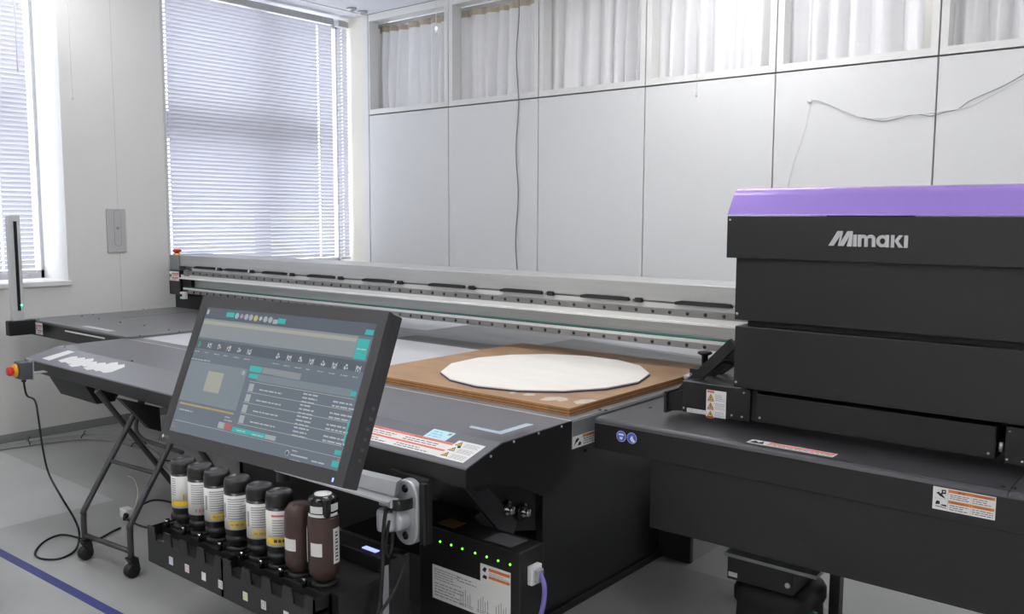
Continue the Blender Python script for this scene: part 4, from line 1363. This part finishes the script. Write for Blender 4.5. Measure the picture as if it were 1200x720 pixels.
# ================================================================== ink supply and bottles
RY = 1.60
BX = [-2.822, -2.713, -2.611, -2.490, -2.365, -2.260, -2.160, -2.044]
RZ = 0.405
for ui, (xa, xb) in enumerate(((-2.895, -2.432), (-2.428, -1.965))):
    t = thing('ink_rack', ((xa + xb) / 2, 1.62, 0.27), ['black slotted bottle rack with blue and magenta tabs beside the folding stand', 'black slotted bottle rack with a yellow tab, holding the brown bottles'][ui], 'rack', 'ink bottle racks')
    # front wall with notches
    npts = [(xa, 0.285), (xb, 0.285), (xb, 0.415)]
    for k in range(4, 0, -1):
        cx = xa + 0.025 + (k - 0.5) * 0.105
        npts += [(cx + 0.032, 0.415), (cx + 0.024, 0.372), (cx - 0.024, 0.372), (cx - 0.032, 0.415)]
    npts += [(xa, 0.415)]
    MB('black').prism(npts, 'y', 1.497, 1.503).build('front_wall', t)
    MB('black_soft').box(xa, xb, 1.503, 1.55, 0.36, 0.372).build('gutter', t)
    MB('black').box(xa, xb, 1.55, 1.76, 0.285, RZ, 0.003).build('body', t)
    MB('black_soft').prism([(1.50, 0.285), (1.76, 0.285), (1.76, 0.24), (1.62, 0.24)], 'x', xa + 0.01, xb - 0.01).build('underside', t)
    for x in (xa, xb - 0.004):
        MB('black').prism([(1.497, 0.285), (1.76, 0.285), (1.76, RZ + 0.006), (1.55, RZ + 0.006), (1.52, 0.41), (1.497, 0.41)], 'x', x, x + 0.004).build('side_wall', t)
    cols = [['tab_blue', 'tab_pink', 'label_white', 'tab_grey'], ['tab_yellow', 'tab_grey', 'label_white', 'label_white']][ui]
    for k in range(4):
        sqx = [-2.742, -2.640, -2.538, -2.440, -2.303, -2.207, -2.095, -2.0][ui * 4 + k]
        pr = Print((sqx, 1.497, 0.325), (1, 0, 0), (0, 0, 1))
        pr.plate(-0.0125, 0.0125, -0.0135, 0.0135, 'label_white')
        pr.rect(-0.0085, 0.0085, -0.0095, 0.0095, cols[k])
        pr.rect(-0.004, 0.004, -0.006, 0.006, 'label_white', 2)
        pr.build('ink_tab', t)
    for k in range(4):
        x = BX[ui * 4 + k]
        MB('black_soft').lathe([(0.038, 0.0), (0.040, 0.004), (0.040, 0.009), (0.034, 0.012), (0.0, 0.012)], (x, RY, RZ), 20).build('bottle_seat', t)
        MB('black_gloss').cyl((x - 0.026, RY - 0.053, RZ), (x - 0.026, RY - 0.053, RZ + 0.030), 0.008, n=8).build('latch', t)
        MB('chrome').cyl((x - 0.030, RY - 0.058, RZ + 0.024), (x - 0.014, RY - 0.058, RZ + 0.024), 0.0045, n=8).build('latch_pin', t)
        MB('black_soft').prism([(x - 0.055, RZ), (x - 0.02, RZ), (x - 0.02, RZ + 0.012), (x - 0.055, RZ + 0.002)], 'y', RY - 0.05, RY - 0.025).build('lever', t)
# side cabinet of the ink supply with a light bar
t = thing('ink_unit', (-1.96, 1.8, 0.1), 'black ink supply unit with a glowing blue bar beside the brown bottles', 'ink unit')
MB('black').prism([(1.56, 0.10), (1.84, 0.10), (1.84, 0.457), (1.762, 0.457), (1.76, 0.416), (1.56, 0.412)], 'x', -1.962, -1.93).build('side_plate', t)
MB('black_soft').box(-2.42, -1.962, 1.763, 1.84, 0.10, 0.45, 0.004).build('body', t)
MB('led_blue').box(-2.085, -2.022, 1.782, 1.800, 0.449, 0.4525).build('light_bar', t)
MB('label_grey').box(-1.931, -1.9285, 1.728, 1.752, 0.24, 0.445).build('grey_strip', t)


def ink_bottle(i, kind, label):
    x = BX[i]
    r = 0.0425
    z = RZ + (0.014 if i == 7 else 0.012)
    t = thing('ink_bottle', (x, RY, z), label, 'bottle', 'ink bottles in the racks')
    if kind != 'brown':
        MB('bottle_black').lathe([(0, 0), (r * 0.6, 0.0), (r * 0.72, 0.008), (r * 0.74, 0.016), (r * 0.98, 0.022), (r * 0.98, 0.034), (r * 0.92, 0.036), (r * 0.92, 0.042), (r, 0.046), (r, 0.185), (0, 0.185)], (x, RY, z), 28).build('body', t)
        MB('bottle_black').lathe([(r * 1.0, 0.186), (r * 1.03, 0.188), (r * 1.03, 0.216), (r * 0.95, 0.226), (r * 0.8, 0.230), (r * 0.76, 0.225), (r * 0.5, 0.224), (0, 0.224)], (x, RY, z), 28).build('cap', t)
        # wrap label facing the aisle
        c0 = math.radians(-38 + 6 * ((i % 3) - 1))
        half = math.radians(84)
        lo, hi = 0.062, 0.176
        MB('label_white').lathe([(r + 0.0004, lo), (r + 0.0008, lo), (r + 0.0008, hi), (r + 0.0004, hi)], (x, RY, z), 24, a0=c0 - half, a1=c0 + half).build('label', t)

        def band(a, b, z0, z1, m, nm, rr=0.0012):
            MB(m).lathe([(r + rr, z0), (r + rr, z1)], (x, RY, z), 12, a0=c0 + math.radians(a), a1=c0 + math.radians(b)).build(nm, t)
        if kind == 'wide':
            band(-62, 90, 0.070, 0.088, 'label_yellow', 'yellow_band')
            band(30, 62, 0.160, 0.165, 'label_red', 'red_bar')
            for k in range(8):
                band(-55, -25, 0.168 - 0.008 * k - 0.003, 0.168 - 0.008 * k, 'label_grey', 'print_line')
            band(8, 14, 0.092, 0.112, 'label_yellow', 'mark')
        elif kind == 'text':
            for k in range(9):
                band(-40, 40 - 12 * (k % 2), 0.168 - 0.008 * k - 0.003, 0.168 - 0.008 * k, 'label_grey', 'print_line')
            for k in range(4):
                band(-20 + 16 * k, -12 + 16 * k, 0.072, 0.084, 'label_red' if k % 2 else 'label_grey', 'mark')
        elif kind == 'red':
            band(-65, 90, 0.070, 0.092, 'label_yellow', 'yellow_band')
            for k, (a_, b_) in enumerate(((-30, -16), (-12, 0), (4, 20), (26, 44))):
                band(a_, b_, 0.076, 0.086, 'label_text', 'print_line', 0.0016)
            band(-40, 50, 0.158, 0.164, 'label_red', 'red_bar')
            for k in range(7):
                band(-36, 10, 0.148 - 0.008 * k - 0.003, 0.148 - 0.008 * k, 'label_grey', 'print_line')
            band(22, 36, 0.118, 0.128, 'label_blue', 'mark')
            band(22, 36, 0.132, 0.142, 'label_red', 'mark')
        else:
            band(-30, 60, 0.070, 0.090, 'label_yellow', 'yellow_band')
            band(-62, -48, 0.100, 0.150, 'label_grey', 'barcode')
            for k in range(9):
                band(-36, 50 - 10 * (k % 3), 0.166 - 0.008 * k - 0.003, 0.166 - 0.008 * k, 'label_grey', 'print_line')
            for k in range(3):
                band(-24 + 22 * k, -8 + 22 * k, 0.076, 0.083, 'label_grey', 'print_line', 0.0016)
    else:
        r = 0.046
        if i == 6:
            MB('bottle_brown').lathe([(0, 0), (r * 0.6, 0.0), (r * 0.7, 0.008), (r * 0.95, 0.022), (r, 0.034), (r, 0.175), (r * 0.93, 0.195), (r * 0.72, 0.209), (r * 0.3, 0.215), (0, 0.216)], (x, RY, z), 28).build('body', t)
            c0 = math.radians(-38)
            MB('label_white').lathe([(r + 0.0008, 0.075), (r + 0.0008, 0.112)], (x, RY, z), 14, a0=c0 - 1.3, a1=c0 - 0.25).build('label', t)
        else:
            MB('bottle_brown').lathe([(0, 0), (r * 0.6, 0.0), (r * 0.7, 0.008), (r * 0.95, 0.022), (r, 0.034), (r, 0.192), (r * 0.95, 0.200), (0, 0.201)], (x, RY, z), 28).build('body', t)
            cap = MB('black_gloss').lathe([(r * 0.9, 0.200), (r * 0.97, 0.203), (r * 0.97, 0.248), (r * 0.85, 0.256), (r * 0.62, 0.262), (0, 0.262)], (x, RY, z), 28).build('cap', t)
            MB('label_white').lathe([(0, 0.2635), (r * 0.56, 0.2635), (r * 0.56, 0.262)], (x, RY, z), 20).build('top_label', cap)
            c0 = math.radians(-38)
            MB('label_white').lathe([(r * 0.97 + 0.001, 0.215), (r * 0.97 + 0.001, 0.236)], (x, RY, z), 14, a0=c0 - 0.95, a1=c0 - 0.05).build('cap_label', cap)
            MB('label_white').lathe([(r * 0.97 + 0.001, 0.218), (r * 0.97 + 0.001, 0.240)], (x, RY, z), 14, a0=c0 + 0.5, a1=c0 + 1.2).build('cap_label', cap)
            MB('label_white').lathe([(r * 0.97 + 0.001, 0.203), (r * 0.97 + 0.001, 0.212)], (x, RY, z), 20, a0=c0 - 1.3, a1=c0 + 1.1).build('cap_label', cap)
            ax_, ay_ = math.cos(c0 + 0.22), math.sin(c0 + 0.22)
            MB('black_soft').box(x + r * ax_ - 0.008, x + r * ax_ + 0.008, RY + r * ay_ - 0.008, RY + r * ay_ + 0.008, z + 0.205, z + 0.258, 0.002).build('clip', cap)
            MB('label_white').lathe([(r + 0.0008, 0.085), (r + 0.0008, 0.125)], (x, RY, z), 14, a0=c0 - 0.95, a1=c0 - 0.12).build('label', t)
            MB('label_white').lathe([(r + 0.0008, 0.058), (r + 0.0008, 0.165)], (x, RY, z), 14, a0=c0 + 0.62, a1=c0 + 1.3).build('label', t)
            for k in range(9):
                MB('label_text').lathe([(r + 0.0014, 0.066 + k * 0.0105), (r + 0.0014, 0.070 + k * 0.0105 + 0.002 * (k % 2))], (x, RY, z), 4, a0=c0 + 0.78, a1=c0 + 1.02).build('barcode_bar', t)
            MB('label_white').lathe([(r + 0.003, 0.06), (r + 0.003, 0.165)], (x, RY, z), 4, a0=c0 - 1.75, a1=c0 - 1.3).build('label', t)
            MB('black_soft').box(x - 0.062, x - 0.036, RY + 0.01, RY + 0.03, z + 0.12, z + 0.255, 0.003).build('handle', t)
    return t


ink_bottle(0, 'wide', 'black ink bottle with yellow-banded label at the rack end by the stand')
ink_bottle(1, 'text', 'black ink bottle whose white label has no yellow band')
ink_bottle(2, 'code', 'black ink bottle with yellow corner label, next to the one without yellow')
ink_bottle(3, 'code', 'black ink bottle with barcode and yellow corner, last one in the blue-tabbed rack')
ink_bottle(4, 'code', 'black ink bottle with barcode and yellow corner, beside the red-barred bottle')
ink_bottle(5, 'red', 'black ink bottle with a red bar on its label, beside the brown bottle')
ink_bottle(6, 'brown', 'brown round-topped bottle between the black bottles and the capped brown bottle')
ink_bottle(7, 'brown', 'brown bottle with black cap and white top label at the rack end')

# ================================================================== monitor on its arm
MW, MH = 0.64, 0.3737
MC = Vector((-1.6853, 1.1624, 1.1273))
yaw, tilt = math.radians(3.934), math.radians(22.2)
mu = Vector((math.cos(yaw), math.sin(yaw), 0))
mn = Vector((math.sin(yaw), -math.cos(yaw), 0))
mup = Vector((0, 0, 1)) * math.cos(tilt) - mn * math.sin(tilt)
mnn = mu.cross(mup).normalized()            # out of the screen


def MP(a, b, h):
    return MC + mu * a + mup * b + mnn * h


def mbox(x0, x1, y0, y1, h0, h1, m, bevel=0.0):
    mb = MB(m)
    mb.box(x0, x1, y0, y1, h0, h1, bevel)
    mb.v = [MP(*q)[:] for q in mb.v]
    return mb


mon = thing('touch_monitor', MP(0, -MH / 2, -0.02), 'tilted black touch monitor showing a grey and teal control screen', 'monitor')
# screen outline from its corners in the picture
cs = [hitp(x, y, MC, mnn) - MC for x, y in ((242.7, 358), (440, 381.7), (396.7, 551.7), (198, 505))]
sx0 = (cs[0].dot(mu) + cs[3].dot(mu)) / 2
sx1 = (cs[1].dot(mu) + cs[2].dot(mu)) / 2
sy1 = (cs[0].dot(mup) + cs[1].dot(mup)) / 2
sy0 = (cs[2].dot(mup) + cs[3].dot(mup)) / 2
bz = MB('bezel')
for (x0, x1, y0, y1) in ((-MW / 2, MW / 2, sy1, MH / 2), (-MW / 2, MW / 2, -MH / 2, sy0), (-MW / 2, sx0, sy0, sy1), (sx1, MW / 2, sy0, sy1)):
    bz.box(x0, x1, y0, y1, -0.012, 0.0)
bz.v = [MP(*q)[:] for q in bz.v]
bz.build('bezel', mon)
mbox(-MW / 2, MW / 2, -MH / 2, MH / 2, -0.046, -0.012, 'bezel', 0.003).build('back_shell', mon)
mbox(-0.20, 0.20, -0.12, 0.12, -0.075, -0.046, 'bezel', 0.008).build('rear_housing', mon)
scr = mbox(sx0, sx1, sy0, sy1, -0.006, -0.0015, 'screen').build('screen', mon)
for k in range(6):
    mbox(MW / 2, MW / 2 + 0.0015, -0.02 - 0.022 * k, -0.013 - 0.022 * k, -0.032, -0.024, 'label_slate').build('side_button', mon)
mbox(0.287, 0.2905, -MH / 2 + 0.007, -MH / 2 + 0.015, 0.0, 0.001, 'led_blue').build('power_light', mon)
pr = Print(MC, mu, mup)
pr.text('EIZO', -0.299, -MH / 2 + 0.0105, 0.008, 'label_grey', 0)
pr.disc(-0.306, -MH / 2 + 0.0135, 0.005, 'label_white', 0, 4)
pr.build('maker_mark', mon)

# user interface, drawn flat on the screen
ui = Print(MC - mnn * 0.0015, mu, mup, 0.0)


def S(px, py):
    q = hitp(px, py, MC - mnn * 0.0015, mnn) - MC
    return q.dot(mu), q.dot(mup)


def R(p, q, m, lv=1):
    a, b = S(*p), S(*q)
    ui.rect(min(a[0], b[0]), max(a[0], b[0]), min(a[1], b[1]), max(a[1], b[1]), m, lv)


def za(x, y):
    return 210 + x / 8.47, 345 + y / 8.47


def zb(x, y):
    return 320 + x / 8.47, 355 + y / 8.47


def zc(x, y):
    return 190 + x / 7.2, 420 + y / 7.2


def zd(x, y):
    return 300 + x / 9.0, 420 + y / 9.0


def ze(x, y):
    return 290 + x / 7.2, 480 + y / 7.2


# top bar, ink drops
ui.rect(sx0, sx1, S(*za(258, 235))[1], sy1, 'ui_dark', 0.5)
R(za(478, 178), za(540, 232), 'ui_teal')
R(za(988, 240), za(1048, 298), 'ui_teal')
for x, y, m in ((575, 215, 'ui_mint'), (622, 219, 'ui_pink'), (668, 226, 'ui_light'), (714, 231, 'ui_light'), (762, 239, 'ui_yellow'), (810, 242, 'ui_text'), (857, 250, 'ui_light'), (906, 256, 'ui_light')):
    s = S(*za(x, y))
    ui.disc(s[0], s[1], 0.0075 if m not in ('ui_pink', 'ui_text') else 0.0055, m, 1, 14)
R(za(938, 250), za(970, 298), 'ui_light')
s = S(*za(290, 175))
ui.rect(s[0] - 0.004, s[0] + 0.004, s[1] - 0.006, s[1] + 0.006, 'ui_text')
# message panel
a, b = S(*za(258, 238)), S(*zb(838, 352))
R(za(255, 240), zb(795, 545), 'ui_mid')
ui.rect(a[0], b[0], b[1] - 0.0085, b[1], 'ui_cream', 2)
R(zb(850, 355), zb(912, 570), 'ui_teal')
s = S(*zb(890, 460))
ui.lines(s[0] - 0.016, s[0] + 0.014, s[1] - 0.004, s[1] + 0.003, 1, 'ui_text', 2)
R(zb(925, 265), zb(992, 325), 'ui_teal')
# tool bar
a, b = S(*za(205, 428)), S(*zb(900, 690))
ui.rect(sx0, sx1, b[1] - 0.001, S(*zb(905, 585))[1], 'ui_dark', 0.6)
icons = [za(207, 495), za(303, 510), za(398, 525), za(494, 540), za(594, 555), za(697, 572), zb(52, 530), zb(160, 550), zb(270, 568), zb(382, 585), zb(496, 603), zb(612, 622), zb(728, 640), zb(848, 658)]
for k, (x, y) in enumerate(icons):
    s = S(x, y)
    m = 'ui_green' if k == 0 else 'ui_text'
    q = 0.0072
    for j in range(3):
        ui.disc(s[0] + q * 0.55 * math.cos(2.1 * j + k), s[1] + q * 0.55 * math.sin(2.1 * j + k), q * (0.35 + 0.1 * ((k + j) % 3)), m, 1.5, 8)
    ui.disc(s[0], s[1], q * 0.3, 'ui_dark', 2.5, 8)
    if k % 2:
        ui.rect(s[0] - q, s[0] - q * 0.8, s[1] - q, s[1] + q, m, 1.5)
        ui.rect(s[0] + q * 0.8, s[0] + q, s[1] - q, s[1] + q, m, 1.5)
    ui.lines(s[0] - 0.011, s[0] + 0.011, s[1] - 0.021, s[1] - 0.015, 1, 'ui_light', 1.5)
# preview pane
R(zc(240, 15), zc(620, 445), 'ui_panel')
R(zc(395, 108), zc(475, 300), 'ui_cream', 2)
a, b = S(*zc(150, 375)), S(*zc(605, 470))
ui.rect(a[0], b[0], (a[1] + b[1]) / 2 - 0.002, (a[1] + b[1]) / 2 + 0.002, 'ui_amber', 2)
s = S(*zc(150, 420))
ui.lines(s[0], s[0] + 0.06, s[1] - 0.006, s[1] + 0.002, 1, 'ui_light', 1.5)
s = S(*zc(530, 495))
ui.lines(s[0], s[0] + 0.03, s[1] - 0.010, s[1] + 0.004, 2, 'ui_light', 1.5)
s = S(*zc(270, 10))
ui.lines(s[0] - 0.02, s[0] + 0.10, s[1] - 0.002, s[1] + 0.006, 1, 'ui_light', 1.5)
s = S(*zc(687, 125))
ui.disc(s[0], s[1], 0.006, 'ui_light', 1.5, 12)
R(zc(480, 535), zc(520, 600), 'ui_light')
R(zc(530, 545), zc(580, 612), 'ui_red')
s = S(*zc(85, 570))
ui.lines(s[0], s[0] + 0.03, s[1] - 0.004, s[1] + 0.004, 1, 'ui_red', 1.5)
R(zc(597, 578), zc(715, 648), 'ui_teal')
R(zc(725, 608), zc(868, 682), 'ui_teal')
R(ze(155, 210), ze(232, 268), 'ui_light')
for q0, q1 in ((zc(630, 605), zc(700, 630)), (zc(760, 640), zc(850, 660))):
    s, s2 = S(*q0), S(*q1)
    ui.lines(s[0], s2[0], s[1] - 0.004, s[1] + 0.004, 1, 'ui_text', 2)
# tabs and job list
R(zc(748, 62), zc(835, 125), 'ui_teal')
R(zd(78, 97), zd(185, 180), 'ui_mid')
R(zd(203, 118), zd(312, 205), 'ui_mid')
R(zd(332, 140), zd(462, 232), 'ui_mid')
R(zc(738, 128), zc(764, 170), 'ui_teal')
R(zc(772, 132), zc(803, 178), 'ui_teal')
a, b = S(*zd(22, 180)), S(*zd(1000, 398))
ui.rect(a[0], b[0], (a[1] + b[1]) / 2 - 0.008, (a[1] + b[1]) / 2 + 0.008, 'ui_panel', 1)
R(zd(1012, 348), zd(1050, 408), 'ui_teal', 2)
xl = S(*zc(710, 290))[0]
xr = S(*zd(1000, 570))[0]
rows = [S(*zc(752, 248)), S(*zc(723, 340)), S(*zc(695, 433)), S(*zc(672, 515))]
pitch = (rows[0][1] - rows[3][1]) / 3
for k in range(5):
    y = rows[0][1] + pitch * (0.55 - k)
    ui.rect(xl, xr, y - 0.0006, y + 0.0006, 'ui_line', 1.5)
for k, rw in enumerate(rows):
    ui.rect(rw[0] - 0.0085, rw[0] + 0.0085, rows[0][1] - pitch * k - 0.36 * pitch, rows[0][1] - pitch * k + 0.36 * pitch, 'ui_light', 2)
    y = rows[0][1] - pitch * k
    ui.lines(rw[0] + 0.03, rw[0] + 0.115, y - 0.005, y + 0.003, 1, 'ui_text', 1.5)
    ui.lines(rw[0] + 0.175, rw[0] + 0.222, y - 0.014, y + 0.012, 3, 'ui_text', 1.5)
    ui.lines(rw[0] + 0.27, rw[0] + 0.352, y - 0.011, y + 0.007, 2, 'ui_text', 1.5)
ui.rect(xr, xr + 0.005, S(*ze(800, 290))[1], S(*ze(850, 90))[1], 'ui_teal', 1.5)
# status row at the foot
y = S(*ze(0, 225))[1]
yy = S(*ze(600, 370))[1]
ui.rect(sx0 + 0.01, sx1, (y + yy) / 2 - 0.0005, (y + yy) / 2 + 0.0005, 'ui_line', 1.5)
R(ze(740, 340), ze(785, 392), 'ui_teal')
R(ze(718, 430), ze(760, 495), 'ui_teal')
s = S(*ze(768, 432))
ui.disc(s[0], s[1], 0.004, 'ui_red', 2, 10)
a, b = S(*ze(370, 372)), S(*ze(510, 405))
ui.rect(a[0], b[0], a[1] - 0.004, a[1] - 0.001, 'ui_text', 1.5)
ui.lines(a[0], a[0] + 0.02, a[1] + 0.004, a[1] + 0.010, 1, 'ui_text', 1.5)
ui.lines(a[0], a[0] + 0.035, a[1] - 0.016, a[1] - 0.009, 1, 'ui_text', 1.5)
s = S(*ze(335, 368))
ui.disc(s[0], s[1], 0.0065, 'ui_text', 1.5, 12)
ui.disc(s[0], s[1] - 0.0008, 0.005, 'ui_dark', 2.5, 12)
s = S(*ze(545, 418))
ui.lines(s[0], s[0] + 0.055, s[1] - 0.008, s[1], 1, 'ui_text', 1.5)
ui.build('display_graphics', scr)

# arm: wall plate under the apron, silver joint, flat arm, post up behind the monitor
at = thing('monitor_arm', (-1.887, 1.82, 0.50), 'silver and black swing arm carrying the monitor under the apron edge', 'monitor arm')
MB('black').box(-2.0, -1.825, 1.822, 1.838, 0.515, 0.715, 0.002).build('mount_plate', at)
MB('black').box(-1.845, -1.822, 1.80, 1.822, 0.515, 0.705, 0.004).build('mount_flange', at)
jt = MB('silver')
prof = stadium(-1.893, 0.607, 0.050, 0.102, 12)
jt.prism(prof, 'y', 1.790, 1.822, 0.005)
jt = jt.build('joint_plate', at)
for z in (0.682, 0.535):
    MB('black_gloss').lathe([(0.0, -0.002), (0.012, -0.002), (0.013, 0.001)], (-1.893, 1.789, z), 14, axis='y').build('bolt_hole', jt)
MB('silver').lathe([(0.0, 0.0), (0.03, 0.0), (0.032, 0.01), (0.032, 0.05), (0.03, 0.06), (0, 0.06)], (-1.925, 1.745, 0.56), 18).build('swivel', at)
MB('silver').lathe([(0.0, -0.01), (0.028, -0.01), (0.030, 0.0), (0.030, 0.03)], (-1.90, 1.76, 0.585), 16, axis='y').build('swivel_boss', at)
MB('rubber').lathe([(0.047, 0.0), (0.047, 0.034)], (-1.905, 1.775, 0.628), 22).build('clamp_band', at)
A0 = Vector((-1.905, 1.765, 0.675))
EL = Vector((-2.24, 1.60, 0.742))
ad = (EL - A0)
ad.normalize()
an = Vector((ad.y, -ad.x, 0)).normalized()
if an.y > 0:
    an = -an
az = ad.cross(an)
if az.z < 0:
    az = -az


def abox(l0, l1, n0, n1, h0, h1, m, taper=1.0):
    vs = []
    for l, k in ((l0, 1.0), (l1, taper)):
        for n_, h_ in ((n0, h0), (n1, h0), (n1, h1), (n0, h1)):
            vs.append(A0 + ad * l + an * n_ * k + az * h_ * k)
    mb = MB(m)
    mb.add(vs, [(3, 2, 1, 0), (4, 5, 6, 7), (0, 1, 5, 4), (1, 2, 6, 5), (2, 3, 7, 6), (3, 0, 4, 7)])
    return mb


LA = (EL - A0).length
abox(0.0, LA, -0.03, 0.012, -0.012, 0.034, 'silver', 0.75).build('lower_arm', at)
abox(0.0, LA, -0.01, 0.06, -0.020, -0.014, 'silver', 0.8).build('arm_blade', at)
def cpath(pts, xx=-1.905):
    return smooth_path([hit(x, y, 0, xx) for x, y in pts], 5)


MB('rubber').frame(cpath([(453, 594), (450, 615), (449, 640), (448, 670), (446, 700), (440, 735)]), 0.006, 8).build('cable', at)
MB('rubber').frame(cpath([(458, 594), (460, 615), (459, 640), (455, 652), (452, 640), (456, 610)], -1.90), 0.005, 8).build('cable', at)
MB('rubber').frame(cpath([(460, 650), (474, 655), (468, 680), (455, 705), (442, 722)], -1.895), 0.005, 8).build('cable', at)
c = hit(457, 592, 0, -1.905)
MB('silver').box(c.x - 0.035, c.x + 0.02, c.y - 0.015, c.y + 0.02, c.z - 0.005, c.z + 0.02, 0.004).build('cable_clamp', at)
MB('stand').cyl(EL + Vector((0, 0, -0.06)), EL + Vector((0, 0, 0.36)), 0.020, n=16).build('post', at)
HB = MP(0, 0, -0.10)
MB('stand').frame([EL + Vector((0, 0, 0.33)), HB + Vector((0.0, 0.06, -0.02))], 0.022, 12).build('upper_arm', at)
hbx = MB('black')
hbx.box(-0.06, 0.06, -0.06, 0.06, -0.085, -0.0755, 0.002)
hbx.v = [MP(*q)[:] for q in hbx.v]
hbx.build('mount_head', at)
MB('black').frame([MP(0, 0, -0.084), HB + Vector((0, 0.06, -0.02))], 0.025, 12).build('tilt_joint', at)
